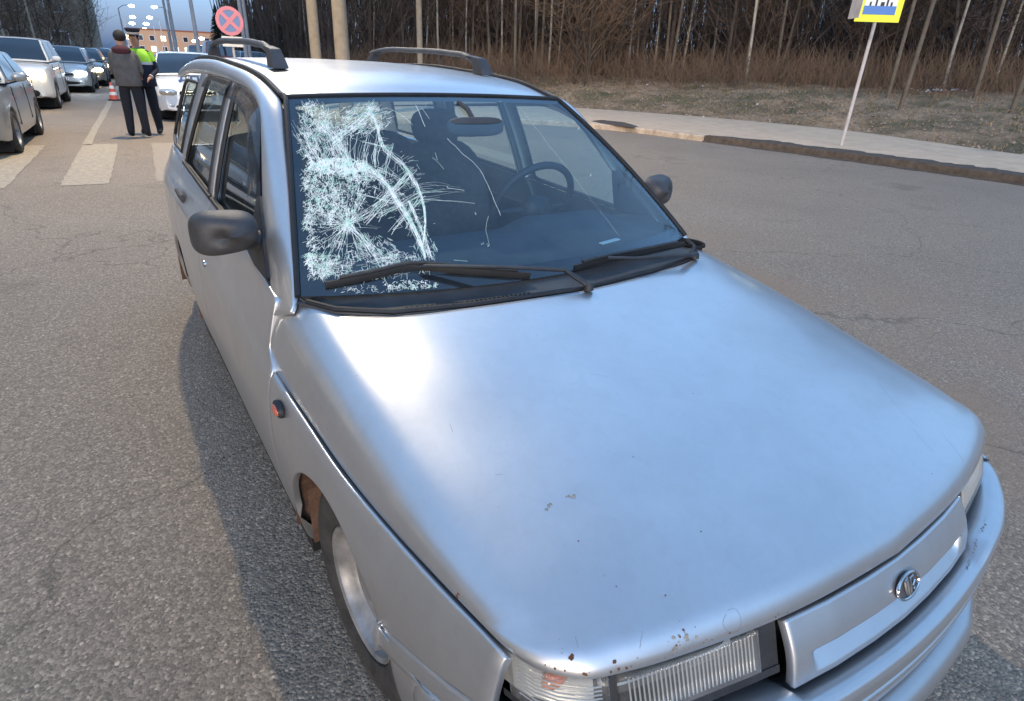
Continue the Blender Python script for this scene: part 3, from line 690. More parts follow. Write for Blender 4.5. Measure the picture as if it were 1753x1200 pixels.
# roof rails
for s in (-1, 1):
    x = s*.455; mb = MB()
    top = herm([(x, 1.60, 1.487), (x, 1.70, 1.523), (x, 1.88, 1.538), (x, 2.3, 1.548), (x, 2.75, 1.545), (x, 2.92, 1.528)], np.linspace(0, 1, 30))
    mb.tube(top, .017, n=10, flat=.8)
    bar = mb.build('roof_rail', M_GREYPL, wagon)
    for yy, tilt in ((1.59, 1), (2.90, -1)):
        z0 = hy(yy, zc_y, zc_z)*.62+hy(yy, zd_y, zd_z)*.38-.006
        P = [(x, yy-.03*tilt, z0), (x, yy-.012*tilt, z0+.03), (x, yy+.02*tilt, 1.520), (x, yy+.10*tilt, 1.530)]
        mb = MB(); V = []
        for (px_, py_, pz_), w, l in zip(P, (.030, .026, .021, .018), (.05, .042, .036, .03)):
            V += [(px_-w, py_-l, pz_), (px_+w, py_-l, pz_), (px_+w, py_+l, pz_), (px_-w, py_+l, pz_)]
        F = [[0, 3, 2, 1], [12, 13, 14, 15]]
        for k in range(3):
            for q in range(4): F.append([k*4+q, k*4+(q+1) % 4, k*4+4+(q+1) % 4, k*4+4+q])
        mb.add(V, F); mb.build('rail_foot', M_GREYPL, bar, bevel=.006)

# cowl, vents and wipers ----------------------------------------------
def hoodrear(x):
    x = abs(x); return float(np.interp(x, [0, .33, .55, .675, .735], [.2, .232, .282, .37, .48]))
CG = []
for x in np.linspace(-.74, .74, 70):
    u = x/.732; yb = (.335+.150*min(1, u*u)); a = hoodrear(x); r = []
    for s in np.linspace(0, 1, 10):
        y = a+.012+(yb+.030-a)*s; z = .917-.045*min(1, abs(x)/.7)**2*0-.016*math.sin(math.pi*min(1, s*1.0))+.016*s+.006*(s > .98)
        r.append((x, y, z))
    CG.append(r)
cowl = panel('cowl', np.array(CG), M_GREYPL, wagon, lip=.01, roll=.003, outward=np.array([0, 0, 1]))
MB().tube([(x, hoodrear(x)+.014, .919) for x in np.linspace(-.72, .72, 60)], .008, n=6).build('hood_seal', M_RUBBER, cowl)
mb = MB()
for x in np.arange(-.50, -.14, .0135):
    mb.box((x, hoodrear(x)+.040, .9105), (.0055, .030, .008), rz=R_(8))
mb.build('vent_slats', M_BAY, cowl)
# open hole at the hood's rear left corner
mb = MB(); mb.lathe([(.0, -.05), (.036, -.05), (.040, .004), (.046, .006), (.048, -.004)], (.705, .425, .918), 'Z', n=24, sc=(.85, 1.2)); mb.build('drain_hole', M_BAY, cowl)
def on_ws(px, py, off):
    h = WS_BVH.ray_cast(Vector(CAM), Vector(ray(px, py)).normalized())
    if h[0] is None: return None
    n = h[1]; n = n if n.z > 0 else -n
    return h[0]+n*off
def wiper(blade, arm, label):
    w = link('windshield_wiper', None, wagon); w['label'] = label
    B = [Vector(on_ws(x, y, .012) or gnd(x, y, .945)) for x, y in blade]
    B = [Vector(p) for p in herm([tuple(b) for b in B], np.linspace(0, 1, 16))]
    mb = MB(); mb.tube([b+Vector((0, 0, -.004)) for b in B], .0045, n=6, flat=2.4); mb.build('blade_rubber', M_RUBBER, w)
    mb = MB(); mb.tube([b+Vector((0, 0, .010)) for b in B[1:-1]], .0065, n=8, flat=.9)
    mb.build('blade_frame', M_BLACKPL, w)
    A = [Vector(p) for p in arm]; mb = MB(); mb.tube(A, [.013, .012, .0105]+[.0085]*(len(A)-3), n=8, flat=.6); mb.build('wiper_arm', M_BLACKPL, w)
    mb = MB(); mb.lathe([(.0, .010), (.010, .009), (.014, .003), (.015, -.012)], tuple(A[0]), 'Z', n=16); mb.build('wiper_pivot', M_BLACKPL, w)
def P3(px, py, z): return tuple(gnd(px, py, z))
wiper([(557, 490), (640, 474), (703, 460), (790, 466), (905, 474)], [P3(1008, 489, .934), P3(985, 474, .955), P3(966, 462, .968), P3(860, 457, .985), P3(730, 455, .985), P3(702, 457, .975)], 'passenger side wiper lying over the cracks')
wiper([(980, 461), (1035, 447), (1100, 434), (1172, 416)], [P3(1190, 436, .930), P3(1176, 437, .948), P3(1150, 437, .952), P3(1090, 442, .96), P3(1040, 441, .965)], 'driver side wiper')

# cracked glass --------------------------------------------------------
CR_ = random.Random(11)
mbC = MB()
def seg(a, b, w):
    A, B = on_ws(a[0], a[1], .0022), on_ws(b[0], b[1], .0022)
    if A is None or B is None: return
    t = (B-A)
    if t.length < 1e-5: return
    n = Vector((0, -.5, .86)); s_ = t.cross(n).normalized()*w*.5
    mbC.add([A-s_, A+s_, B+s_, B-s_], [[0, 1, 2, 3]])
def pline(pts, w, jit=1.5, step=7, br=0, taper=True):
    P = herm([tuple(p) for p in pts], np.linspace(0, 1, max(2, int(sum(math.dist(pts[i], pts[i+1]) for i in range(len(pts)-1))/step))))
    P = [(p[0]+CR_.uniform(-jit, jit), p[1]+CR_.uniform(-jit, jit)) for p in P]
    n = len(P)
    for i in range(n-1):
        k = 1-.6*i/n if taper else 1
        seg(P[i], P[i+1], w*k)
        if br and CR_.random() < br:
            a = math.atan2(P[i+1][1]-P[i][1], P[i+1][0]-P[i][0])+CR_.choice([-1, 1])*CR_.uniform(.3, 1.2); l = CR_.uniform(4, 16)
            seg(P[i], (P[i][0]+l*math.cos(a), P[i][1]+l*math.sin(a)), w*.5)
def inL(px, py):   # left glass edge in the photo
    return px > 503+(py-170)*.075 and py > 172
def crumb(cx, cy, rx, ry, n, l=(2, 7), w=(.0005, .0013), rad=None, ang=None, edge=0):
    for _ in range(n):
        r = math.sqrt(CR_.random()) if not edge else CR_.uniform(edge, 1)
        th = CR_.uniform(0, 2*math.pi); x = cx+rx*r*math.cos(th); y = cy+ry*r*math.sin(th)
        if not inL(x, y) or x < 507+(y-170)*.075+5*math.sin(y*.21)+4*math.sin(y*.09+2): continue
        if .55+.5*math.sin(x*.31+2.1*math.sin(y*.17))*math.cos(y*.27+1.7*math.sin(x*.13)) < CR_.uniform(.15, .75): continue
        a = CR_.uniform(0, math.pi)
        if rad and CR_.random() < .55: a = math.atan2(y-rad[1], x-rad[0])+CR_.uniform(-.25, .25)+(math.pi/2 if CR_.random() < .35 else 0)
        if ang is not None and CR_.random() < .7: a = ang+CR_.uniform(-.3, .3)
        L = CR_.uniform(*l); seg((x, y), (x+L*math.cos(a), y+L*math.sin(a)), CR_.uniform(*w))
I = (596, 384)
# crushed disc left of the impact, upper lobes, lower left field
crumb(570, 322, 62, 50, 1900, rad=I); crumb(545, 345, 34, 50, 1100, rad=I); crumb(578, 284, 54, 14, 1300, l=(3, 9), w=(.0007, .0018)); crumb(620, 296, 40, 14, 500, l=(3, 9), w=(.0006, .0014), ang=.5)
crumb(535, 205, 32, 32, 620, rad=(600, 300)); crumb(560, 250, 36, 40, 430, rad=(600, 330), l=(4, 12)); crumb(525, 240, 20, 40, 260)
crumb(625, 205, 40, 26, 430, ang=-.5, l=(4, 14)); crumb(600, 215, 26, 26, 140)
crumb(560, 438, 52, 34, 420, rad=I, l=(4, 12)); crumb(538, 455, 32, 24, 800, l=(2, 8)); crumb(522, 415, 14, 50, 500, l=(3, 10)); crumb(620, 460, 90, 18, 480, ang=-.12, l=(5, 14), w=(.0004, .0010))
crumb(680, 445, 34, 16, 420, l=(2, 7)); crumb(525, 400, 20, 50, 300, l=(3, 9)); crumb(705, 487, 46, 8, 240, l=(2, 6), w=(.0008, .002)); crumb(640, 495, 70, 9, 130, l=(3, 8))
crumb(690, 330, 40, 60, 170, l=(4, 16), ang=-.5, w=(.0004, .0009)); crumb(725, 430, 20, 35, 130, ang=1.1, l=(5, 14)); crumb(650, 330, 40, 40, 150, l=(4, 14), rad=I)
crumb(590, 375, 30, 22, 500, rad=I, l=(3, 9)); crumb(640, 425, 40, 22, 260, l=(4, 12), ang=.7); crumb(572, 325, 60, 50, 900, l=(1.5, 4)); crumb(532, 202, 32, 30, 450, l=(2, 6)); crumb(600, 210, 45, 26, 300, l=(3, 8), ang=-.6); crumb(545, 250, 36, 34, 500, l=(3, 9), ang=.9)
# radial cracks from the impact point
for a, L, w, n in [(38, 110, .0022, 9), (44, 130, .0022, 7), (52, 95, .0014, 5), (62, 80, .0011, 4), (75, 85, .0011, 4), (95, 85, .0012, 4), (112, 95, .0014, 6), (125, 110, .0016, 7), (138, 90, .0014, 6), (155, 75, .0013, 5), (172, 80, .0014, 6), (190, 70, .0014, 6), (208, 75, .0014, 6), (222, 90, .0014, 6), (240, 100, .0012, 5), (262, 110, .001, 4), (285, 100, .0009, 4), (300, 80, .0009, 3), (330, 125, .0016, 6), (341, 150, .0015, 5), (318, 95, .0011, 4), (8, 70, .0008, 3), (22, 80, .0009, 3)]:
    for k in range(max(1, int(n*.6))):
        aa = R_(a+CR_.uniform(-8, 8)); l = L*CR_.uniform(.4, 1.1); b_ = aa+CR_.uniform(-.12, .12)
        pline([(I[0]+CR_.gauss(0, 4), I[1]+CR_.gauss(0, 3)), (I[0]+l*.5*math.cos(aa), I[1]+l*.5*math.sin(aa)), (I[0]+l*math.cos(b_), I[1]+l*math.sin(b_))], w*CR_.uniform(.4, 1), 1.3, 8, br=.22)
# fans of cracks rising from the crushed disc
for k in range(46):
    x0 = CR_.uniform(535, 650); y0 = 290-CR_.uniform(0, 14); lean = (x0-590)*.012+CR_.uniform(-.1, .1)
    l = CR_.uniform(25, 75); x1 = x0+(-18+lean*20 if x0 < 600 else lean*10)*l/50; pline([(x0, y0), (x0*.6+x1*.4-3, y0-l*.5), (x1, y0-l)], CR_.uniform(.0006, .0014), 1.2, 8, br=.15)
for k in range(16):
    o = CR_.uniform(-9, 9); pline([(603+o*.6, 295), (588+o, 262), (566+o*1.4, 228), (535+o*2, 205)], CR_.uniform(.0008, .0018), 1.5, 8, br=.2)
for k in range(12):
    o = CR_.uniform(-8, 8); pline([(568+o*.4, 245+o), (590, 228+o), (616, 207+o*1.3), (640, 178+o)], CR_.uniform(.0007, .0016), 1.5, 8, br=.25)
# concentric arcs
for k in range(15):
    o = CR_.gauss(0, 3.2); pline([(610, 278+o), (648, 302+o), (682, 348+o*1.2), (708, 390+o*1.2), (728, 440+o)], CR_.uniform(.0009, .0022), 1.2, 8, br=.3, taper=False)
for k in range(10):
    o = CR_.gauss(0, 3.4); pline([(630, 185+o), (645, 215+o), (655, 250+o), (688, 280+o), (710, 312+o), (724, 345+o), (727, 395+o*.6), (724, 420)], CR_.uniform(.0006, .0016), 1.6, 8, br=.25, taper=False)
for k in range(9):
    o = CR_.gauss(0, 3); pline([(700+o, 345), (722+o, 395), (740+o, 445)], CR_.uniform(.0007, .0017), 1.2, 7, br=.3)
for k in range(7):
    o = CR_.uniform(-7, 7); pline([(622+o, 400), (650+o, 440), (665+o, 450)], .0008, 1.2, 8, br=.2)
for (a, b_) in [((627, 382), (700, 300)), ((640, 350), (712, 290)), ((650, 372), (722, 332)), ((668, 400), (722, 338)), ((612, 332), (690, 352)), ((660, 290), (700, 320)), ((618, 246), (668, 250)), ((655, 300), (668, 250))]:
    for k in range(4): pline([(a[0]+CR_.uniform(-5, 5), a[1]+CR_.uniform(-5, 5)), (b_[0]+CR_.uniform(-5, 5), b_[1]+CR_.uniform(-5, 5))], CR_.uniform(.0006, .0015), 1.2, 8, br=.25, taper=False)
for k in range(12):
    y0 = CR_.uniform(315, 350); pline([(712, y0), (740, y0-3+CR_.uniform(-3, 3)), (CR_.uniform(750, 800), y0-5+CR_.uniform(-5, 5))], .0006, .8, 9)
for pts, w in [(((766, 238), (790, 262), (820, 290), (838, 325), (856, 370)), .0013), (((720, 342), (760, 344), (812, 349)), .001), (((766, 322), (795, 327)), .0014), (((715, 330), (757, 329)), .0009), (((660, 185), (690, 200), (706, 215)), .0009), (((776, 446), (800, 448)), .001), (((838, 420), (832, 395), (836, 370)), .0006), (((712, 180), (728, 218)), .0016), (((722, 186), (735, 205)), .0012), (((745, 262), (748, 275)), .0008), (((700, 276), (716, 276)), .0007), (((740, 270), (760, 290)), .0007), (((890, 185), (1060, 405)), .0004)]:
    pline(list(pts), w, .7, 9, taper=False)
for c_ in [(747, 383), (826, 417), (836, 419), (763, 320), (855, 175), (1010, 300), (990, 220), (900, 420), (815, 365), (690, 260)]: crumb(c_[0], c_[1], 2.5, 1.8, 6, l=(1.5, 3), w=(.0006, .0012))
def crack_mat():
    m = bpy.data.materials.new('crushed_glass'); m.use_nodes = True; t = NT(m); b = t.n['Principled BSDF']; tc = t.add('ShaderNodeTexCoord')
    n = t.add('ShaderNodeTexNoise', i_Scale=40.0, i_Detail=3.0); t.lk(tc.outputs['Object'], n.inputs['Vector'])
    r = t.ramp(n.outputs[0], [(.35, (.62, .84, .66)), (.55, (.95, .95, .82)), (.7, (1, 1, .92))]); t.lk(r.outputs[0], b.inputs['Base Color'])
    b.inputs['Roughness'].default_value = .35; b.inputs['Alpha'].default_value = .95; b.inputs['Subsurface Weight'].default_value = 0
    return m
cracks = mbC.build('crack_lines', crack_mat(), windshield, smooth=False, recalc=False, kind='stuff')
# strip of paper and flakes under the glass on the dashboard
mb = MB(); mb.box((.33, .47, .958), (.10, .018, .003), rz=R_(12)); mb.build('paper_slip', pm('paper', (.6, .62, .62), .8), wagon, smooth=False)

# front: grille, lamps, bumper ----------------------------------------
def yfront(x):  # plan line of the hood's leading edge
    return float(np.interp(abs(x), [0, .1, .21, .31, .385, .49, .56, .61, .655, .69, .715, .737], [-.751, -.748, -.740, -.727, -.714, -.693, -.678, -.664, -.645, -.617, -.585, -.520]))
GX = np.linspace(-.312, .312, 90); GG = []
for x in GX:
    r = []
    for s in np.linspace(0, 1, 60):
        z = .694-s*.110; y = yfront(x)-.004-.045*s-.008*math.sin(math.pi*s)
        e = min(1, max(0, (abs(x)-.255)/.012)); d = 0
        if .625 > z > .606 or True:
            dd = min(1, max(0, (.638-z)/.006))*min(1, max(0, (z-.594)/.040)); d = .040*dd*(1-e)
        r.append((x, y+d, z))
    GG.append(r)
GG = np.array(GG)
grille = panel('grille_panel', GG, M_PAINT, wagon, lip=.016, roll=.004, outward=np.array([0, -1, .2]))
G_BVH = BVHTree.FromPolygons([tuple(v) for v in GG.reshape(-1, 3)], grid_faces(90, 60))
# oval badge
bc = Vector((0, yfront(0)-.004-.045*.38-.0090, .652)); tilt = math.atan2(.045, .110)
badge = link('badge', None, grille); badge['label'] = 'oval chrome badge'
def bp_(u, v, o=0): # local badge plane to world
    return bc+Vector((u, -v*0-.0-o*math.cos(tilt), v))+Vector((0, -(-v)*math.tan(tilt)*1.0, 0))*1+Vector((0, 0, o*math.sin(tilt)))
def bring(a, b_, rad, o, n=40): return [bp_(a*math.cos(t_), b_*math.sin(t_), o) for t_ in np.linspace(0, 2*math.pi, n)]
mb = MB(); mb.tube(bring(.0375, .0215, 0, .004), .0030, n=8, cap=False); mb.build('badge_ring', M_CHROME, badge)
mb = MB(); R0 = bring(.036, .020, 0, .002)[:-1]; mb.add([bp_(0, 0, .002)]+R0, [[0, 1+i, 1+(i+1) % 39] for i in range(39)]); mb.build('badge_field', pm('badge_field', (.16, .16, .165), .4, metal=.6), badge, smooth=False)
mb = MB()
mb.tube([bp_(-.012, .012, .005), bp_(-.013, -.004, .006), bp_(-.010, -.013, .005)], .0026, n=6)
mb.tube([bp_(-.003, .014, .005), bp_(-.004, -.001, .006), bp_(-.003, -.013, .005)], .0026, n=6)
mb.tube([bp_(-.012, .012, .005), bp_(-.006, .015, .006), bp_(-.003, .011, .005)], .0022, n=6)
mb.tube([bp_(.006, -.014, .005), bp_(.005, .0, .006), bp_(.006, .013, .005), bp_(.014, .014, .006), (bp_(.018, .006, .006)), bp_(.010, -.001, .006), bp_(.016, -.006, .005), bp_(.019, -.012, .004)], .0024, n=6)
mb.build('badge_emblem', M_CHROME, badge)
# bumper
BP = [(.824, -.222), (.818, -.29), (.806, -.38), (.785, -.50), (.755, -.60), (.70, -.678), (.61, -.737), (.48, -.789), (.32, -.820), (.16, -.838), (0, -.844)]
BPm = [(-x, y) for x, y in BP[:-1]]+[(BP[-1])]+BP[:-1][::-1]
bpl = herm(BPm, np.linspace(0, 1, 140)); tb = np.gradient(bpl, axis=0); tb /= np.linalg.norm(tb, axis=1)[:, None]; nb = np.stack([tb[:, 1], -tb[:, 0]], 1)
if (nb*(bpl-np.array([0, 0]))).sum() > 0: nb = -nb      # inward
def zt_(p):
    x, y = p; 
    if y > -.60: return float(np.interp(y, [-.60, -.56, -.48, -.33, -.19], [.606, .592, .563, .516, .468]))
    return float(np.interp(abs(x), [.0, .3, .35, .8], [.576, .576, .598, .610]))
def zfb(p):
    return p
prof = lambda z: [(-1, z), (0, z), (.014, 0)]
def bump_strip(name, fn, mat, sel=None, lip=.012, **k):
    rows = [fn(bpl[i], nb[i]) for i in range(len(bpl)) if (sel is None or sel(bpl[i]))]
    return panel(name, np.array(rows), mat, wagon, lip=lip, outward=np.array([0, -1, 0]), **k)
def f_up(p, n):
    z = zt_(p); ins = .037 if abs(p[0]) < .33 else (.052 if abs(p[0]) < .70 else .012); fr_ = np.clip((.86-abs(p[0]))/.3, 0, 1)
    L = [(ins+.055, z-.035), (ins, z-.004), (ins*.6, z), (.016, z-.001), (.006, z-.006), (.001, z-.018), (.0, z-.035)]
    zl = min(z-.045, .532); L += [(0, zl+.002), (.007, zl-.002), (.007, zl-.006), (-.001, zl-.010), (-.001, (zl+.475)/2), (.002, .478), (.010, .468), (.024, .464)]
    D = herm(L, np.linspace(0, 1, 44)) if False else np.array([np.array(L[i])*(1-s)+np.array(L[i+1])*s for i in range(len(L)-1) for s in (0, .34, .67)]+[L[-1]])
    return [(p[0]+n[0]*d, p[1]+n[1]*d, zz) for d, zz in D]
bumper = bump_strip('front_bumper', f_up, M_PAINT)
def f_low(p, n):
    e_ = -.032*max(0, min(1, (.42-abs(p[0]))/.14))**.8
    D = herm([(.03, .444), (.014+e_, .440), (.006+e_, .424), (.010+e_, .36), (.028+e_*.6, .28), (.055, .225), (.09, .215)], np.linspace(0, 1, 20)); return [(p[0]+n[0]*d, p[1]+n[1]*d, zz) for d, zz in D]
bump_strip('bumper_lip', f_low, M_PAINT, sel=lambda p: p[1] < -.33)
f_mid = lambda p, n: [(p[0]+n[0]*d, p[1]+n[1]*d, zz) for d, zz in ((.028, .475), (.05, .47), (.05, .44), (.028, .43))]
bump_strip('bumper_slot', f_mid, M_BAY, lip=0)
# lower bumper side behind the slot to the wheel arch
def f_side(p, n): return [(p[0]+n[0]*d, p[1]+n[1]*d-max(0, 1-(-.222-p[1])/.11)*max(0, -.222-(YF-math.sqrt(.33**2-(zz-.292)**2))), zz) for d, zz in herm([(.012, .47), (.008, .40), (.02, .30), (.05, .22)], np.linspace(0, 1, 12))]
bump_strip('bumper_corner', f_side, M_PAINT, sel=lambda p: p[0] > .3 and p[1] > -.36); bump_strip('bumper_corner', f_side, M_PAINT, sel=lambda p: p[0] < -.3 and p[1] > -.36)
# engine bay walls behind the lamps
mb = MB(); mb.grid(np.array([[(x, yfront(x)+.075, z) for z in (.25, .5, .66, .692)] for x in np.linspace(-.70, .70, 50)])); mb.box((0, -.1, .24), (1.3, 1.1, .02))
mb.build('lamp_carrier', M_BAY, wagon)
# headlamps
def lamp_pt(x, s, off=0):  # s 0 top .. 1 bottom
    ys_ = yfront(x)+.004; fwd = -.028*s if abs(x) < .6 else -.02*s
    return (x, ys_+fwd+off, .690-s*.080)
for sg in (-1, 1):
    HLp = link('headlight', None, wagon); HLp['label'] = ('chipped clear headlight nearest the camera' if sg < 0 else 'clear headlight on the far corner')
    def patch(x0, x1, s0, s1, off, nx=24, ns=12, bul=0): return np.array([[np.array(lamp_pt(sg*x, s, off))+np.array([0, -bul*math.sin(math.pi*min(1, max(0, (x-x0)/(x1-x0))))*math.sin(math.pi*min(1, max(0, (s-s0)/(s1-s0)))), 0]) for s in np.linspace(s0, s1, ns)] for x in np.linspace(x0, x1, nx)])
    panel('lens', patch(.362, .612, .03, .90, .0, bul=.004), M_LENS, HLp, lip=.03, roll=.003, outward=np.array([0, -1, 0]))
    panel('indicator_lens', patch(.628, .731, .03, .95, .0, nx=30), M_LENS, HLp, lip=.03, roll=.003, outward=np.array([sg*.5, -1, 0]))
    mb = MB()
    mb.grid(patch(.364, .610, .05, .90, .060, nx=30, bul=-.034)); mb.grid(patch(.630, .728, .05, .92, .036, nx=20, bul=-.012))
    mb.build('reflector', pm('reflector', (.72, .70, .66), .5, metal=.8), HLp)
    rb_ = MB()
    for xx in np.arange(.372, .604, .0075): rb_.tube([np.array(lamp_pt(sg*xx, s_, .0))+np.array([0, .0035, 0]) for s_ in (.10, .3, .5, .7, .84)], .0016, n=5)
    for k_, ss in enumerate(np.arange(.18, .85, .085)): rb_.tube([np.array(lamp_pt(sg*xx, ss, .004)) for xx in np.linspace(.636, .724, 9)], .0013, n=5)
    rb_.build('lens_ribs', pm('lens_rib_glass', (.62, .60, .56), .12, metal=.5, coat=1), HLp, kind='stuff')
    mb = MB(); mb.grid(patch(.34, .735, -.02, 1.08, .062, nx=40)); mb.build('lamp_housing', pm('lamp_housing', (.10, .095, .085), .5, metal=.5, var=.3, vscale=15), HLp)
    mb = MB(); mb.ell((sg*.678, yfront(.678)+.036, .656), (.024, .014, .016), n=16, k=10); mb.build('orange_bulb', pm('orange_bulb', (.85, .22, .08), .25, coat=1), HLp)
    mb = MB(); mb.grid(patch(.320, .358, .0, 1.05, .006, nx=4)); mb.grid(patch(.32, .735, .955, 1.12, .004, nx=30, ns=4)); mb.grid(patch(.614, .626, .0, 1.0, .004, nx=3)); mb.build('lamp_frame', M_BLACKPL, HLp)

# side repeaters, mirrors ----------------------------------------------
for k, s in ((0, 1), (1, -1)):
    sr = link('side_repeater', None, wagon)
    mb = MB(); mb.ell((s*.8445, .368, .681), (.012, .034, .019), n=20, k=10, p=2.6); mb.build('repeater_base', M_BLACKPL, sr)
    mb = MB(); mb.ell((s*.8485, .366, .682), (.013, .026, .014), n=20, k=10, p=2.4); mb.build('repeater_lens', pm('orange_lens', (.55, .12, .07), .15, coat=1, bump=.5, bscale=200), sr)
    mi = link('side_mirror', None, wagon); mi['label'] = 'dark grey door mirror' if s > 0 else 'dusty dark grey door mirror nearest the camera'
    # housing: a rounded shell facing forward
    G = []
    for a in np.linspace(0, math.pi/2, 12):      # 0 rim -> pi/2 nose
        r = []
        for th in np.linspace(0, 2*math.pi, 41):
            p = 3.3-1.3*math.sin(a)**2; cx_ = math.copysign(abs(math.cos(th))**(2/p), math.cos(th)); cz_ = math.copysign(abs(math.sin(th))**(2/p), math.sin(th))
            w = .088 if cx_ > 0 else .085; h = .060+(.007*cx_)
            rr_ = math.cos(a)**.55
            r.append((s*(.845+w*cx_*rr_), .785-.078*math.sin(a)+cx_*.020, 1.045+h*cz_*rr_-cx_*.006))
        G.append(r)
    mb = MB().grid(np.array(G)); mb.build('mirror_housing', M_GREYPL, mi, sharp=None)
    mb = MB(); V = [p for p in G[0]][:-1]; mb.add([(s*.845, .79, 1.045)]+V, [[0, 1+i, 1+(i+1) % 40] for i in range(40)]); mb.build('mirror_glass', M_CHROME, mi, smooth=False)
    mb = MB(); mb.tube([(s*.760, .80, 1.005), (s*.785, .79, 1.012), (s*.81, .785, 1.03)], [.045, .035, .03], n=12, flat=.7); mb.build('mirror_arm', M_GREYPL, mi)
    tri = [(.652, .934), (.765, 1.020), (.885, 1.115), (.895, 1.10), (.905, .95), (.80, .936)]
    V = [(s*(gx(y, z)+.010), y, z) for y, z in tri]+[(s*(gx(y, z)-.02), y, z) for y, z in tri]; n_ = len(tri)
    mb = MB().add(V, [list(range(n_)), list(range(n_, 2*n_))[::-1]]+[[i, (i+1) % n_, n_+(i+1) % n_, n_+i] for i in range(n_)]); mb.build('mirror_base', M_BLACKPL, mi, bevel=.003)

# wheels ---------------------------------------------------------------
def wheel(name, c, s, par, R=.288, rw=.168, wd=.175, mat_t=M_TYRE, mat_r=M_RIM, steer=0, simple=False, cap=None):
    w = empty(name, c); w.parent = par; w.rotation_euler = (0, 0, steer)
    h = wd/2
    P = [(rw+.002, h*.62), (rw+.012, h*.92), (rw+.045, h*1.04), (R-.035, h*.99), (R-.012, h*.86), (R, h*.60), (R+.001, 0), (R, -h*.60), (R-.012, -h*.86), (R-.035, -h*.99), (rw+.02, -h*.9), (rw, -h*.6)]
    mb = MB().lathe([(r, s*x) for r, x in P], (0, 0, 0), 'X', n=28 if simple else 64)
    if not simple:
        for q in range(64):
            th = 2*math.pi*q/64
            for xo in (-.045, -.015, .015, .045):
                mb.box((xo, math.cos(th+xo*2)*(R+.001), math.sin(th+xo*2)*(R+.001)), (.022, .018, .006), rx=th+xo*2-math.pi/2)
    mb.build('tyre', mat_t, w)
    P = [(rw+.008, h*.86), (rw+.004, h*.90), (rw-.006, h*.84), (rw-.012, h*.62), (rw-.026, h*.50), (rw-.034, h*.34), (.118, h*.28), (.098, h*.50), (.070, h*.56), (.050, h*.46), (.030, h*.50), (.028, h*.66), (.0, h*.68)]
    mb = MB().lathe([(r, s*x) for r, x in P], (0, 0, 0), 'X', n=24 if simple else 48); mb.lathe([(rw, -h*.8), (rw-.01, 0), (rw-.012, h*.6)], (0, 0, 0), 'X', n=24)
    rim = mb.build('rim', mat_r, w)
    mb = MB()
    for q in range(8 if not cap else 5):
        th = 2*math.pi*q/(8 if not cap else 5); mb.ell((s*h*(.33 if not cap else .45), math.cos(th)*.120, math.sin(th)*.120), (.009, .013, .013) if not cap else (.02, .03, .022), n=8, k=5)
    mb.build('vent_hole', M_BAY, rim)
    return w
wheel('front_wheel', (-.700, YF, .288), -1, wagon, steer=R_(3)); wheel('front_wheel', (.700, YF, .288), 1, wagon, steer=R_(3))
wheel('rear_wheel', (-.695, 2.49, .288), -1, wagon); wheel('rear_wheel', (.695, 2.49, .288), 1, wagon)

# interior ---------------------------------------------------------------
mb = MB(); mb.box((0, 1.7, .26), (1.36, 2.9, .04)); mb.box((0, .42, .55), (1.3, .03, .60)); mb.box((0, 3.20, .62), (1.2, .03, .70)); mb.build('floor_pan', M_INT, wagon)
DB = loft([[(x, .36+.13*(abs(x)/.7)**2, .925-.012*(abs(x)/.7)) for x in np.linspace(-.70, .70, 15)], [(x, .56, .945) for x in np.linspace(-.72, .72, 15)],
           [(x, .76, .955+(.035 if .18 < x < .56 else 0)) for x in np.linspace(-.72, .72, 15)], [(x, .86, .93+(.03 if .18 < x < .56 else 0)) for x in np.linspace(-.72, .72, 15)], [(x, .90, .82) for x in np.linspace(-.72, .72, 15)], [(x, .80, .60) for x in np.linspace(-.72, .72, 15)]], 26, 60)
MB().grid(DB).build('dashboard', M_INT, wagon, sharp=None)
for x in (-.37, .37):
    st = link('front_seat', None, wagon)
    mb = MB(); mb.ell((x, 1.42, .50), (.25, .27, .10), p=3.2); mb.build('seat_cushion', M_SEAT, st)
    rt = Matrix.Rotation(R_(-20), 3, 'X'); mb = MB(); mb.ell((x, 1.76, .83), (.24, .075, .33), p=3.0, rot=rt, n=24, k=14); mb.build('seat_back', M_SEAT, st)
    mb = MB(); mb.ell((x, 1.885, 1.20), (.13, .05, .085), p=3.0, rot=rt); mb.build('headrest', M_SEAT, st)
st = link('rear_seat', None, wagon)
mb = MB(); mb.ell((0, 2.25, .52), (.62, .26, .10), p=4); mb.build('seat_cushion', M_SEAT, st)
mb = MB(); mb.ell((0, 2.60, .83), (.62, .08, .30), p=4, rot=Matrix.Rotation(R_(-18), 3, 'X')); mb.build('seat_back', M_SEAT, st)
sw = link('steering_wheel', None, wagon); c = Vector((.37, 1.0, .98)); ax = Vector((0, .90, .43)).normalized(); e1 = Vector((1, 0, 0)); e2 = ax.cross(e1).normalized()
mb = MB(); mb.tube([c+e1*.185*math.cos(t_)+e2*.185*math.sin(t_) for t_ in np.linspace(0, 2*math.pi, 49)], .0145, n=10, cap=False); mb.build('wheel_rim', M_BLACKPL, sw)
mb = MB()
for a in (math.pi*.04, math.pi*.96, math.pi*1.5 if e2.z > 0 else math.pi*.5): mb.tube([c-ax*.03, c+e1*.18*math.cos(a)+e2*.18*math.sin(a)], [.03, .013], n=8, flat=.5)
mb.ell(c-ax*.03, (.07, .05, .05), p=2.6); mb.tube([c, c+Vector((0, -.22, -.10))], .03); mb.build('wheel_hub', M_BLACKPL, sw)
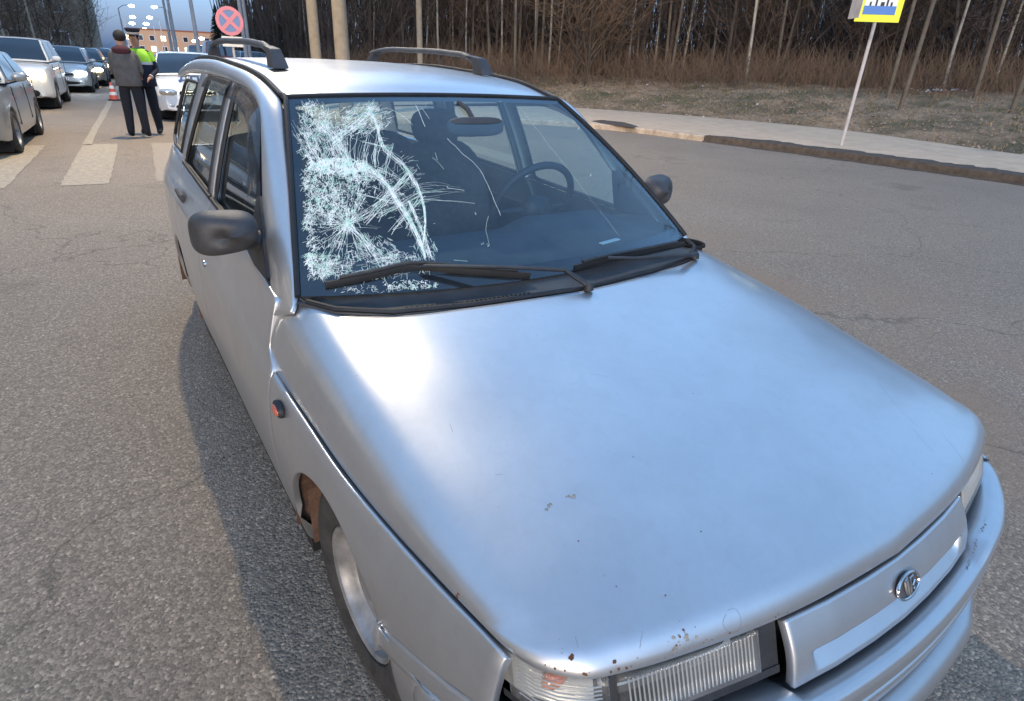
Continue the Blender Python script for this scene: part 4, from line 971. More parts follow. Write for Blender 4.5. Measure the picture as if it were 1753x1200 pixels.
mb = MB(); mb.ell((.085, .985, 1.288), (.118, .020, .034), n=28, k=12, p=3.4); mb.tube([(.085, .99, 1.30), (.075, 1.03, 1.345), (.07, 1.09, 1.365)], .009); mb.build('rear_view_mirror', M_INT, wagon, label='rear view mirror behind the windshield')

# wear on the hood and bumper -------------------------------------------
def on_bvh(B, px, py, off=.0006):
    h = B.ray_cast(Vector(CAM), Vector(ray(px, py)).normalized())
    if h[0] is None: return None
    n = h[1] if h[1].dot(Vector(CAM)-h[0]) > 0 else -h[1]
    return h[0]+n*off, n
def blot(mb, px, py, r, sx=1, B=None, rnd=CR_):
    q = on_bvh(B or HOOD_BVH, px, py)
    if not q: return
    p, n = q; a = n.orthogonal().normalized(); b_ = n.cross(a); k = rnd.randint(7, 10); V = [p]
    ph = rnd.uniform(0, 6); 
    for i in range(k):
        th = 2*math.pi*i/k+ph; rr_ = r*rnd.uniform(.55, 1.2); V.append(p+a*rr_*math.cos(th)*sx+b_*rr_*math.sin(th))
    mb.add(V, [[0, 1+i, 1+(i+1) % k] for i in range(k)])
mb = MB(); mr_ = MB()
for (x, y, n_, sp_) in ((940, 868, 9, 7), (981, 849, 10, 6)):
    for _ in range(n_): blot(mb, x+CR_.gauss(0, sp_*.6), y+CR_.gauss(0, sp_*.5), CR_.uniform(.0010, .0034))
for _ in range(16): blot(mb, 1160+CR_.gauss(0, 16), 1092+CR_.gauss(0, 13), CR_.uniform(.0010, .0040))
for _ in range(26): blot(mb, CR_.uniform(935, 1320), 1120-(CR_.uniform(0, 60)), CR_.uniform(.0003, .0008))
mb.build('bare_paint_chips', M_CHIP, wagon, smooth=False, recalc=False, kind='stuff')
for (x, y, r) in ((978, 1127, .0045), (979, 1122, .003), (1051, 1133, .0036), (1164, 1090, .0022), (1158, 1105, .002), (1170, 1078, .002), (1200, 910, .0016), (1055, 1004, .0014), (1139, 1019, .0016), (990, 926, .0016), (783, 1022, .004), (785, 1017, .003), (962, 1118, .001), (1190, 1073, .001)): blot(mr_, x, y, r)
for _ in range(30):
    t_ = CR_.random(); x = 930+t_*420; y = float(np.interp(x, [930, 974, 1018, 1070, 1128, 1196, 1282, 1344], [1139, 1155, 1157, 1148, 1133, 1105, 1075, 1051]))-CR_.uniform(1, 6); blot(mr_, x, y, CR_.uniform(.0006, .0028) if x < 1080 else CR_.uniform(.0004, .0014))
mr_.build('rust_spots', M_RUST, wagon, smooth=False, recalc=False, kind='stuff')
mb = MB()
def scr(pts, w=.0005):
    L = herm(pts, np.linspace(0, 1, 14)); L = [on_bvh(HOOD_BVH, p[0]+CR_.uniform(-.5, .5), p[1]+CR_.uniform(-.5, .5), .0005) for p in L]
    for a, b_ in zip(L[:-1], L[1:]):
        if a and b_:
            s_ = (b_[0]-a[0]).cross(a[1]).normalized()*w*.5; mb.add([a[0]-s_, a[0]+s_, b_[0]+s_, b_[0]-s_], [[0, 1, 2, 3]])
for p in [[(1243, 1052), (1238, 1070), (1248, 1082), (1262, 1080), (1268, 1060), (1258, 1042), (1246, 1045)], [(1560, 730), (1580, 755), (1600, 775)], [(1610, 740), (1635, 770), (1650, 790)], [(1500, 650), (1540, 700), (1570, 730)], [(848, 813), (860, 812)], [(1010, 640), (1040, 645)], [(770, 725), (775, 740)], [(1100, 1080), (1095, 1110)], [(985, 1090), (990, 1110)]]: scr(p)
mb.build('scratches', M_SCRATCH, wagon, smooth=False, recalc=False, kind='stuff')
mb = MB()
for _ in range(26):
    t_ = CR_.gauss(.5, .3); blot(mb, 1655+t_*30+CR_.uniform(-4, 4), 975-t_*80, CR_.uniform(.0006, .002), sx=1.8, B=BVHTree.FromPolygons([v.co for v in bumper.data.vertices], [list(p.vertices) for p in bumper.data.polygons]) if _ == 0 else BB)
    if _ == 0: BB = BVHTree.FromPolygons([v.co for v in bumper.data.vertices], [list(p.vertices) for p in bumper.data.polygons])
mb.build('bumper_scuffs', M_SCRATCH, bumper, smooth=False, recalc=False, kind='stuff')
# ------------------------------------------------------------------ other cars
M_DKGLASS = pm('car_window_dark', (.012, .018, .026), .04, spec=.9, coat=1, var=.3, vscale=2)
def head_emit(name, c, s): return pm(name, c, .3, emit=c, es=s)
M_HL_WARM = head_emit('lit_headlight_warm', (1, .80, .45), 7); M_HL_COOL = head_emit('lit_headlight_cool', (.85, .95, 1), 12)
M_HL_OFF = pm('clear_lamp', (.5, .52, .52), .12, metal=.6, coat=1)
M_TAIL = head_emit('lit_tail_lamp', (1, .05, .03), 3); M_TAILOFF = pm('tail_lamp', (.35, .02, .02), .2, coat=1)
M_PLATE = pm('number_plate', (.7, .7, .68), .5); M_TXT = pm('plate_text', (.02, .02, .02), .6)
def carpaint(name, c, metal=.0): return pm(name, c, .35, metal=metal, coat=.8, coat_r=.06, var=.06, vscale=2)
def text_mesh(name, body, size, mat, parent, loc, rot, extr=.004, bold=0):
    cu = bpy.data.curves.new(name, 'FONT'); cu.body = body; cu.size = size; cu.extrude = extr; cu.align_x = 'CENTER'; cu.align_y = 'CENTER'; cu.offset = bold
    ob = bpy.data.objects.new('tmp', cu); COL.objects.link(ob); dg = bpy.context.evaluated_depsgraph_get(); dg.update()
    me = bpy.data.meshes.new_from_object(ob.evaluated_get(dg)); bpy.data.objects.remove(ob); me.materials.clear(); me.materials.append(mat)
    o = link(name, me, parent); o.location = loc; o.rotation_euler = rot; return o
def make_car(name, loc, rz, paint, label, L=4.3, Wd=1.74, H=1.46, hood=.95, belt=.98, cowl_y=1.05, roof0=1.75, roof1=3.1, tail_y=3.85, deck=1.02, nose=.72, base=.22, lamp=M_HL_WARM, wb=(.82, 3.38), R=.31, rails=None, grille=(.9, .13, .60), low=(1.1, .10, .34), suv=False, cat='car', group=None, plate=None, tail=M_TAILOFF):
    """front at y=0, tail at y=L, origin on the ground under the middle of the front bumper"""
    c = empty(name, loc, rz, label=label, cat=cat, group=group); w = Wd/2
    ys = sorted(set(list(np.linspace(0, L, 30))+[yc+d for yc in wb for d in (-R-.055, -R-.05, -.3*R-.1, -R*.7, -R*.9, 0, R*.35, R*.7, R*.9, R+.05, R+.055)]))
    def top(y):
        return float(np.interp(y, [0, .05, .25, cowl_y*.6, cowl_y, cowl_y+.1, tail_y-.05, tail_y, L-.12, L-.02, L], [nose-.12, nose, nose+(hood-nose)*.45, hood-.03, hood, belt, belt, deck if tail_y < L-.2 else belt, deck-.02 if tail_y < L-.2 else belt-.02, deck-.12, deck-.25]))
    def wid(y): return w*float(np.interp(y, [0, .12, .45, .9, L-.8, L-.15, L], [.78, .91, .985, 1, 1, .92, .80]))
    secs = []
    for y in ys:
        t_, q = top(y), wid(y); zl = base+float(np.interp(y, [0, .3, L-.3, L], [.06, 0, 0, .12]))
        for yc in wb:
            d = abs(y-yc)
            if d < R+.05: zl = max(zl, R+math.sqrt(max((R+.05)**2-d*d, 0)))
        za = zl; P = [(0, t_), (.5*q, t_-.008), (.80*q, t_-.025), (.93*q, t_-.06), (.985*q, max(t_-.16, .60))]
        zm = [v for v in (.62, .52, .42, .32)]
        P += [(q*(1.0 if v > .4 else .985), max(min(v, t_-.17), za)) for v in zm]+[(q*.96, za), (q*.80, za-.0)]
        secs.append([(x, y, z) for x, z in P])
    Sx = np.array(secs); full = np.concatenate([Sx[:, ::-1]*np.array([-1, 1, 1]), Sx[:, 1:]], 1)
    mb = MB().grid(full)
    # nose and tail closing
    for row in (full[0], full[-1]):
        cc = row.mean(0)+np.array([0, -.02 if row is full[0] else .02, 0]); n = len(row); mb.add([cc]+[tuple(p) for p in row], [[0, 1+i, 1+(i+1) % n] for i in range(n)])
    mb.build('body', paint, c, weld=True, sharp=42)
    # dark underbody and arches
    mb = MB(); mb.box((0, L/2, base+.07), (Wd*.86, L*.90, .16));
    for yc in wb: mb.box((0, yc, R*1.02), (Wd*.90, 2*R+.06, R*1.7))
    mb.build('underbody', M_BAY, c)
    # cabin
    ycs = np.concatenate([np.linspace(cowl_y, roof0, 7), np.linspace(roof0, roof1, 8)[1:], np.linspace(roof1, tail_y, 7)[1:]])
    def rz_(y): return float(np.interp(y, [cowl_y, (cowl_y+roof0)/2, roof0, (roof0+roof1)/2, roof1, (roof1+tail_y)/2, tail_y], [belt-.01, belt+(H-belt)*.56, H-.03, H, H-.025, belt+(H-belt)*.56, belt-.01]))
    wr = .74 if not suv else .80
    def cx(z, y):    # half width of the cabin at height z
        return w*(.955-(.955-wr)*((z-belt)/(H-belt)))
    G = []
    for y in ycs:
        zt = rz_(y); xe = cx(zt-.03, y); r = [(0, y, zt), (.5*xe, y, zt-.006), (.85*xe, y, zt-.022), (xe, y, max(zt-.055, belt-.03)), (cx(belt+(max(zt-.055, belt)-belt)*.5, y), y, belt+(max(zt-.055, belt)-belt)*.5), (cx(belt, y), y, belt-.03)]
        G.append(r)
    G = np.array(G); G = np.concatenate([G[:, ::-1]*np.array([-1, 1, 1]), G[:, 1:]], 1)
    MB().grid(G).build('cabin', paint, c, sharp=40)
    # windshield and rear window
    def scr_(y0, y1, nm):
        g = []
        for s in np.linspace(.06, .95, 8):
            y = y0+(y1-y0)*s; z = rz_(y); n = 1 if y1 > y0 else -1; xe = cx(z-.03, y)-.045
            g.append([(u*xe, y-.010*n, z+.008-.022*abs(u)**2.5) for u in np.linspace(-1, 1, 12)])
        MB().grid(np.array(g)).build(nm, M_DKGLASS, c, sharp=None)
    scr_(cowl_y, roof0, 'windshield'); scr_(tail_y, roof1, 'rear_window')
    # side windows
    def yf_(z): return float(np.interp((z-belt)/(H-belt), [0, .56, 1], [cowl_y, (cowl_y+roof0)/2, roof0]))
    def yb_(z): return float(np.interp((z-belt)/(H-belt), [0, .56, 1], [tail_y, (tail_y+roof1)/2, roof1]))
    mid = (roof0+roof1)/2+.05; z0, z1 = belt+.03, H-.095
    for s in (-1, 1):
        for k, (a, b_) in enumerate((((yf_(z0)+.22, yf_(z1)+.13), (mid-.03, mid-.03)), ((mid+.05, mid+.05), (yb_(z0)-.30, yb_(z1)-.16)))):
            g = []
            for q in np.linspace(0, 1, 6):
                z = z0+(z1-z0)*q; ya = a[0]+(a[1]-a[0])*q; yb2 = b_[0]+(b_[1]-b_[0])*q; g.append([(s*(cx(z, 0)+.006), yy, z) for yy in np.linspace(ya, yb2, 8)])
            MB().grid(np.array(g)).build('side_window', M_DKGLASS, c, sharp=None)
        for yy in (cowl_y+.12, mid+.01, yb_(z0)-.12):
            MB().tube([(s*(w+.001), yy, base+.14), (s*(w+.002), yy, .55), (s*(w*.99), yy, belt-.08)], .006, n=5).build('door_gap', M_BAY, c)
        for yy in (mid-.22, yb_(z0)-.40): MB().box((s*(w*.995), yy, belt-.13), (.03, .16, .028)).build('door_handle', paint, c, bevel=.006)
        m_ = MB(); m_.ell((s*(w+.10), cowl_y+.33, belt+.05), (.10, .06, .065), n=14, k=8, p=2.6); m_.tube([(s*(w-.06), cowl_y+.34, belt), (s*(w+.05), cowl_y+.34, belt+.02)], .025); m_.build('side_mirror', paint, c)
        hx = w*.70; m_ = MB(); m_.ell((s*hx, .045, nose-.085), (.19, .095, .075), n=16, k=10, p=2.5, rot=Matrix.Rotation(s*R_(16), 3, 'Z')); m_.build('headlight', lamp, c)
        m_ = MB(); m_.ell((s*w*.70, L-.04, .78), (.13, .05, .08), n=12, k=8, p=3); m_.build('tail_light', tail, c)
        m_ = MB(); m_.ell((s*w*.66, .03, .36), (.07, .04, .045), n=12, k=8, p=2.4); m_.build('fog_light', M_HL_OFF, c)
    m_ = MB(); m_.ell((0, -.002, grille[2]), (grille[0]/2, .05, grille[1]/2), n=20, k=8, p=3.2); gr = m_.build('grille', M_BAY, c)
    for k in (-.25, .25): MB().tube([(-grille[0]*.42, -.052, grille[2]+k*grille[1]), (grille[0]*.42, -.052, grille[2]+k*grille[1])], .006, n=5).build('grille_bar', M_CHROME, gr)
    m_ = MB(); m_.ell((0, .005, low[2]), (low[0]/2, .055, low[1]/2), n=20, k=8, p=3.2); m_.build('lower_intake', M_BAY, c)
    m_ = MB(); m_.ell((0, .055, base+.05), (w*.80, .07, .035), n=20, k=6, p=3); m_.build('front_lip', paint, c)
    p_ = MB().box((0, -.045, .475), (.52, .012, .112)).build('number_plate', M_PLATE, c, bevel=.004, smooth=False)
    if plate: text_mesh('plate_number', plate, .10, M_TXT, p_, (0, -.052, .475), (R_(90), 0, 0), .001, .002)
    MB().lathe([(0, -.012), (.04, -.010), (.045, 0)], (0, -.025, grille[2]+grille[1]/2+.03), 'Y', n=16).build('emblem', M_CHROME, c)
    for yc in wb:
        for s in (-1, 1): wheel('wheel', (s*(w-.105), yc, R), s, c, R=R, rw=R*.64, wd=.20, simple=True, cap=True)
    if rails:
        for s in (-1, 1): MB().tube([(s*w*.62, roof0+.1, H-.02), (s*w*.62, roof0+.2, H+.05), (s*w*.62, roof1-.2, H+.05), (s*w*.62, roof1-.1, H-.02)], .014, n=6).build('roof_rail', M_BLACKPL, c)
    return c
PA = R_(-4.1)
def cpos(px, py, wd, fy):     # left-front wheel contact point in the photo -> origin
    g = gnd(px, py); f = np.array([RD[0], RD[1]]); r = np.array([RN[0], RN[1]])
    o = g[:2]-r*(wd/2-.02)-f*fy; return (o[0], o[1], 0)
make_car('sedan', cpos(40, 261, 1.70, .80), PA, carpaint('silver_beige', (.36, .37, .36), .6), 'silver sedan in the next lane cut off by the left edge of the photo', L=4.25, Wd=1.70, H=1.43, cowl_y=1.15, roof0=1.85, roof1=3.0, tail_y=3.65, deck=1.0, lamp=M_HL_OFF, wb=(.80, 3.25), R=.30, group='cars queuing in the next lane')
make_car('crossover', cpos(106, 185, 1.86, .90), PA, carpaint('white_car_paint', (.72, .70, .66)), 'white crossover with warm lit headlights behind the silver sedan', L=4.35, Wd=1.86, H=1.66, hood=1.08, belt=1.12, nose=.92, cowl_y=1.0, roof0=1.62, roof1=3.5, tail_y=4.15, deck=1.1, base=.28, wb=(.86, 3.5), R=.34, suv=True, grille=(.95, .20, .72), low=(1.3, .22, .40), group='cars queuing in the next lane')
make_car('estate_car', cpos(163, 158, 1.78, .85), PA, carpaint('grey_blue_paint', (.42, .45, .46), .3), 'grey car with roof bars and cold white headlights, third in the queue', L=4.5, Wd=1.78, H=1.50, roof1=3.6, tail_y=4.2, lamp=M_HL_COOL, rails=True, wb=(.85, 3.45), group='cars queuing in the next lane')
make_car('hatchback', cpos(187, 147, 1.74, .82), PA, carpaint('dark_grey_paint', (.24, .23, .20), .3), 'dark grey hatchback with yellowish lit headlights, fourth in the queue', L=4.1, group='cars queuing in the next lane', wb=(.82, 3.25))
make_car('hatchback', cpos(205, 135, 1.74, .82), PA, carpaint('brown_paint', (.24, .18, .13), .3), 'farthest lit car in the queue, seen just left of the standing men', L=4.1, group='cars queuing in the next lane', wb=(.82, 3.25))
g = gnd(272, 205)
pc = make_car('police_car', (g[0]+.84, g[1]-.7, 0), PA, carpaint('police_white', (.74, .75, .76)), 'white police sedan parked behind the two standing men', L=4.4, Wd=1.72, H=1.47, lamp=M_HL_OFF, cat='police car', wb=(.82, 3.42), R=.30, grille=(.78, .12, .62), low=(1.0, .11, .33), plate='1 7', cowl_y=1.15, roof0=1.85, roof1=3.1, tail_y=3.8)
M_BLUE = pm('police_lettering', (.03, .05, .16), .5)
text_mesh('hood_lettering', 'ДПС', .30, M_BLUE, pc, (0, .42, .905), (R_(24), 0, 0), .004, .010)
# far vehicles on the carriageway beyond
def far(px, y, z=0):
    h = hit(px, 92, 1, y); return (h[0], y, z)
make_car('van', far(337, 58), PA+math.pi, carpaint('red_paint', (.38, .03, .025)), 'red van far down the road between the poles', L=4.6, H=1.9, belt=1.2, hood=1.1, deck=1.5, roof1=4.3, tail_y=4.5, tail=M_TAIL, lamp=M_HL_OFF, suv=True, cat='van')
make_car('van', far(366, 47), PA+math.pi, carpaint('dark_red_paint', (.22, .025, .025)), 'dark red van behind the round road sign', L=4.6, H=2.1, belt=1.25, hood=1.1, deck=1.5, roof1=4.3, tail_y=4.5, tail=M_TAIL, lamp=M_HL_OFF, suv=True, cat='van')
make_car('hatchback', far(410, 43, .0), PA, carpaint('white_far_paint', (.6, .6, .6)), 'white car seen under the roof rail, left of the other pale car', L=4.0, H=1.62, lamp=M_HL_OFF, wb=(.82, 3.2))
make_car('hatchback', far(440, 38, .0), PA, carpaint('pale_green_paint', (.50, .55, .50), .2), 'pale car seen under the roof rail, nearest the rail foot', L=4.0, H=1.60, lamp=M_HL_OFF, wb=(.82, 3.2))
# traffic cone on the lane line
g = gnd(196, 172); tc_ = empty('traffic_cone', tuple(g), label='red and white traffic cone standing on the lane line', cat='traffic cone')
MB().box((0, 0, .02), (.34, .34, .04)).build('cone_base', M_RUBBER, tc_, bevel=.01)
MB().lathe([(.13, .04), (.03, .52), (.0, .525)], (0, 0, 0), 'Z', n=24).build('cone_body', pm('cone_red', (.62, .10, .06), .5), tc_)
for z0, z1 in ((.16, .25), (.34, .43)):
    f = lambda z: .13-.1*(z-.04)/.48+.003
    MB().lathe([(f(z0), z0), (f(z1), z1)], (0, 0, 0), 'Z', n=24).build('reflective_band', pm('cone_white', (.75, .72, .70), .4), tc_)
# ------------------------------------------------------------------ people
def skin_mesh(name, J, Eg, mats, parent, sub=2, fmat=None, root=0):
    """J: list of (pos, radius or (rx,ry)); grown with the Skin modifier"""
    me = bpy.data.meshes.new(name); me.from_pydata([tuple(j[0]) for j in J], Eg, []); ob = bpy.data.objects.new('tmp', me); COL.objects.link(ob)
    md = ob.modifiers.new('s', 'SKIN'); md.use_smooth_shade = True; md.branch_smoothing = .4
    ob.data.skin_vertices or ob.data.attributes
    if not me.skin_vertices: me.skin_vertices.new() if hasattr(me.skin_vertices, 'new') else None
    sv = me.skin_vertices[0].data
    for i, j in enumerate(J):
        r = j[1]; sv[i].radius = (r, r) if not hasattr(r, '__len__') else r; sv[i].use_root = (i == root)
    m2 = ob.modifiers.new('b', 'SUBSURF'); m2.levels = sub; m2.render_levels = sub
    dg = bpy.context.evaluated_depsgraph_get(); dg.update(); res = bpy.data.meshes.new_from_object(ob.evaluated_get(dg)); bpy.data.objects.remove(ob)
    res.materials.clear()
    for mm in mats: res.materials.append(mm)
    if fmat: res.polygons.foreach_set('material_index', [fmat(p.center) for p in res.polygons])
    res.polygons.foreach_set('use_smooth', [True]*len(res.polygons)); return link(name, res, parent)
def person(loc, rz, label, height, top_mat, trouser, skin, hair, armpose, extras, head_turn=0, stance=.11):
    k = height/1.78; r = empty('person', loc, rz, label=label, cat='person'); r.scale = (k, k, k)
    J = []; Eg = []
    def j(p, rad, par=None):
        J.append((Vector(p), rad)); 
        if par is not None: Eg.append((par, len(J)-1))
        return len(J)-1
    pel = j((0, 0, .97), (.155, .115)); wa = j((0, .0, 1.10), (.145, .105), pel); ch = j((0, .0, 1.28), (.175, .115), wa); sh = j((0, .01, 1.43), (.13, .085), ch); nk = j((0, 0, 1.52), .058, sh); hd0 = j((0, -.01, 1.585), .072, nk)
    hd = j((0, -.015, 1.665), (.080, .096), hd0); hd2 = j((0, -.01, 1.735), (.066, .078), hd)
    hands = []
    for s in (-1, 1):
        hp = j((s*.10, 0, .90), .105, pel); kn = j((s*(stance), -.015, .50), .088, hp); an = j((s*(stance+.02), .01, .10), .066, kn); ft = j((s*(stance+.035), -.13, .045), .040, an)
        E_, H_ = armpose[0 if s < 0 else 1]; so_ = j((s*.185, .01, 1.415), .062, sh); el = j(E_, .046, so_); ha = j(H_, .033, el)
        d = (Vector(H_)-Vector(E_)).normalized(); pm_ = j(Vector(H_)+d*.06, (.040, .022), ha); a = d.orthogonal().normalized()
        for q in range(4):
            o = a*(q-1.5)*.019; f1 = j(Vector(H_)+d*(.10+(.006 if q in (1, 2) else 0))+o, .009, pm_); j(Vector(H_)+d*(.145 if q in (1, 2) else .132)+o*1.1+d.cross(a)*.02, .0075, f1)
        t1 = j(Vector(H_)+d*.045+a*.040, .010, ha); j(Vector(H_)+d*.08+a*.062, .009, t1)
        hands.append(Vector(H_))
    def fm(c):
        if c.z > 1.50: return 2
        if any((c-h).length < .17 and (c-h).dot(h-Vector(armpose[i][0])) > -.001 for i, h in enumerate(hands)): return 2
        if c.z < .09: return 3
        return 1 if c.z < .96 and abs(c.x) < .28 and all((c-h).length > .12 for h in hands) else 0
    body = skin_mesh('body', J, Eg, [top_mat, trouser, skin, M_RUBBER], r, fmat=fm)
    hr = Matrix.Rotation(head_turn, 3, 'Z'); hc = Vector((0, -.01, 1.67))
    face = MB(); face.ell(hc+hr @ Vector((0, -.100, -.012)), (.014, .022, .026), n=10, k=6); face.ell(hc+hr @ Vector((0, -.086, -.055)), (.026, .012, .009), n=10, k=5)
    for s in (-1, 1): face.ell(hc+hr @ Vector((s*.082, .005, -.01)), (.012, .022, .032), n=8, k=6)
    face.build('face_features', skin, r)
    ey = MB()
    for s in (-1, 1): ey.ell(hc+hr @ Vector((s*.032, -.088, .014)), (.013, .008, .007), n=8, k=5)
    ey.build('eyes', M_BAY, r)
    extras(r, hc, hr, hair); 
    return r
M_SKIN = pm('skin', (.46, .24, .16), .6, var=.12, vscale=12); M_HAIR = pm('dark_hair', (.015, .012, .012), .8, var=.3, vscale=60)
M_GREYJ = pm('grey_jacket', (.085, .080, .078), .9, var=.25, vscale=9, bump=.5, bscale=14); M_DKTR = pm('black_trousers', (.008, .009, .014), .9, var=.35, vscale=12, bump=.4, bscale=12)
M_HOOD = pm('maroon_hood', (.055, .014, .022), .9, var=.3, vscale=14); M_NAVY = pm('navy_uniform', (.010, .013, .028), .85, var=.35, vscale=10, bump=.4, bscale=16)
M_HIVIS = pm('high_visibility_yellow', (.30, .62, .03), .6, emit=(.42, .80, .04), es=.0, var=.1); M_REFL = pm('reflective_grey', (.55, .56, .56), .35, metal=.3); M_CAPW = pm('cap_white', (.4, .4, .38), .6)
def ex_civ(r, hc, hr, hair):
    m_ = MB(); m_.ell(hc+hr @ Vector((0, .014, .030)), (.100, .115, .098), n=20, k=12); m_.build('hair', hair, r)
    m_ = MB(); m_.ell((0, .065, 1.475), (.150, .105, .075), n=22, k=12, p=2.3); m_.ell((0, .02, 1.50), (.115, .10, .05), n=20, k=8); m_.build('hood', M_HOOD, r)
    # jacket: a loose shell down to the hips
    prof = [(.125, .098, 1.47), (.195, .130, 1.42), (.218, .145, 1.30), (.212, .150, 1.12), (.205, .152, .99), (.210, .155, .90), (.20, .15, .895)]
    G = np.array([[(a*math.copysign(abs(math.cos(t_))**.8, math.cos(t_)), b_*math.copysign(abs(math.sin(t_))**.8, math.sin(t_))+.004*math.sin(t_*7+z*20), z) for t_ in np.linspace(0, 2*math.pi, 41)] for a, b_, z in prof]); MB().grid(G).build('jacket', M_GREYJ, r, sharp=None)
def ex_cop(r, hc, hr, hair):
    m_ = MB(); m_.ell(hc+hr @ Vector((0, .02, .0)), (.088, .095, .075), n=16, k=10); m_.build('hair', hair, r)
    m_ = MB(); m_.lathe([(.094, .008), (.096, .034)], tuple(hc+Vector((0, 0, .035))), 'Z', n=24, sc=(1, 1.12)); m_.build('cap_band', M_CAPW, r)
    m_ = MB(); m_.lathe([(.097, .0), (.125, .045), (.120, .065), (.0, .072)], tuple(hc+Vector((0, 0, .080))), 'Z', n=24, sc=(1, 1.12)); cp = m_.build('cap_crown', M_NAVY, r)
    m_ = MB(); m_.ell(hc+hr @ Vector((0, -.115, .035)), (.075, .055, .010), n=16, k=6); m_.build('cap_peak', M_BAY, r)
    prof = [(.095, .088, 1.50), (.150, .115, 1.470), (.215, .140, 1.40), (.232, .150, 1.30), (.232, .152, 1.215), (.225, .148, 1.212)]
    def ring(pr): return np.array([[(a*math.copysign(abs(math.cos(t_))**.8, math.cos(t_)), b_*math.copysign(abs(math.sin(t_))**.8, math.sin(t_)), z) for t_ in np.linspace(0, 2*math.pi, 41)] for a, b_, z in pr])
    MB().grid(ring([(.120, .10, 1.485), (.19, .130, 1.435), (.226, .148, 1.36), (.236, .153, 1.27)])).build('high_visibility_yoke', M_HIVIS, r, sharp=None)
    MB().grid(ring([(.238, .155, 1.27), (.238, .156, 1.225)])).build('reflective_band', M_REFL, r, sharp=None)
    MB().grid(ring([(.230, .150, 1.225), (.222, .150, 1.08), (.222, .155, .95), (.225, .160, .86), (.21, .15, .855)])).build('jacket', M_NAVY, r, sharp=None)
    for s in (-1, 1):
        m_ = MB(); e = POSE_COP[0 if s < 0 else 1][0]; m_.tube([(s*.175, .01, 1.43), ((s*.185+e[0])/2, e[1]*.45, (1.415+e[2])/2)], [.078, .066], n=14); m_.build('yellow_sleeve', M_HIVIS, r)
        h = Vector(POSE_COP[0 if s < 0 else 1][1]); d = (h-Vector(e)).normalized(); m_ = MB(); m_.tube([h-d*.03, h-d*.0], [.040, .041], n=12); m_.build('white_cuff', M_CAPW, r)
POSE_CIV = [((-.235, -.02, 1.13), (-.17, -.20, 1.06)), ((.235, -.02, 1.13), (.16, -.21, 1.08))]
POSE_COP = [((-.26, .02, 1.14), (-.17, -.19, 1.06)), ((.27, .04, 1.14), (.20, -.17, 1.02))]
g = gnd(241, 236); person((g[0], g[1], 0), R_(168), 'man in a grey jacket and maroon hood standing with his back to the camera', 1.76, M_GREYJ, M_DKTR, M_SKIN, M_HAIR, POSE_CIV, ex_civ, head_turn=R_(25))
g = gnd(264, 233); person((g[0]+.02, g[1]+.28, 0), R_(-22), 'traffic officer in navy uniform with bright yellow shoulders facing the man', 1.79, M_NAVY, M_DKTR, M_SKIN, M_HAIR, POSE_COP, ex_cop)
# ------------------------------------------------------------------ poles, lamps, signs
M_CONC = pm('pole_concrete', (.24, .20, .15), .9, var=.22, vscale=4, bump=.4, bscale=30); M_GALV = pm('galvanised_pole', (.46, .42, .40), .7, metal=.0, var=.25, vscale=3)
M_LAMP = pm('lit_street_lamp', (.8, .95, 1), .4, emit=(.82, .94, 1), es=8); M_DARKP = pm('dark_metal', (.10, .10, .10), .6)
def vpole(name, px, py, y, r0, r1, h, mat, label, cat, z0=0, **k):
    p = hit(px, py, 1, y); x = p[0]
    e = empty(name, (x, y, z0), label=label, cat=cat, **k)
    MB().tube([(0, 0, 0), (0, 0, h*.5), (0, 0, h)], [r0, (r0+r1)/2, r1], n=12).build('shaft', mat, e); return e
vpole('utility_pole', 537, 50, 17.2, .15, .12, 9.5, M_CONC, 'thinner of the two thick concrete poles behind the car roof', 'pole', z0=.12)
lp = vpole('street_lamp', 583, 50, 15.1, .185, .14, 10.6, M_CONC, 'thickest concrete lamp pole rising behind the middle of the car roof', 'street lamp', z0=.12)
LX, LY, LZ = 1.2, 12.6, 11.2
q_ = Vector((LX, LY, LZ))-lp.location
MB().tube([(0, 0, 10.4), (q_.x*.3, q_.y*.3, 11.0), (q_.x, q_.y, q_.z+.12)], [.06, .05, .04], n=8).build('bracket', M_GALV, lp)
MB().ell((q_.x, q_.y, q_.z+.12), (.18, .40, .08), n=16, k=8, p=3).build('lantern', M_DARKP, lp)
MB().ell((q_.x, q_.y, q_.z+.03), (.12, .28, .03), n=16, k=6, p=3).build('lamp_glass', pm('lit_lamp_glass', (1, .9, .7), .4, emit=(1, .86, .62), es=20), lp)
ld = bpy.data.lights.new('street_lamp_light', 'AREA'); lo = bpy.data.objects.new('street_lamp_light', ld); COL.objects.link(lo)
ld.shape = 'ELLIPSE'; ld.size = .35; ld.size_y = .6; ld.energy = 430; ld.color = (1, .80, .52); lo.location = (LX, LY, LZ-.08)
vpole('utility_pole', 718, 50, 22.5, .115, .095, 9.0, M_CONC, 'slim concrete pole behind the far roof rail', 'pole', z0=.12)
for px, y, w, lb in ((288, 50, .095, 'leftmost of the pale light poles beside the police car'), (296, 44, .10, 'pale light pole standing close to the leftmost one'), (334, 34, .10, 'grey light pole rising right of the police car roof')):
    e = vpole('light_pole', px, 50, y, w, w*.55, 9.5, M_GALV, lb, 'light pole')
    MB().tube([(0, 0, 9.4), (-.4, -.1, 9.8), (-1.5, -.3, 10.0)], [.05, .04, .035], n=8).build('bracket', M_GALV, e)
    MB().ell((-1.8, -.36, 10.0), (.36, .14, .07), n=14, k=6, p=3).build('lantern', M_DARKP, e)
for px, y, lb in ((414, 36, 'pale pole left of its twin behind the round sign'), (421, 37, 'pale pole right of its twin behind the round sign')):
    vpole('light_pole', px, 40, y, .10, .07, 9, M_GALV, lb, 'light pole', z0=.1)
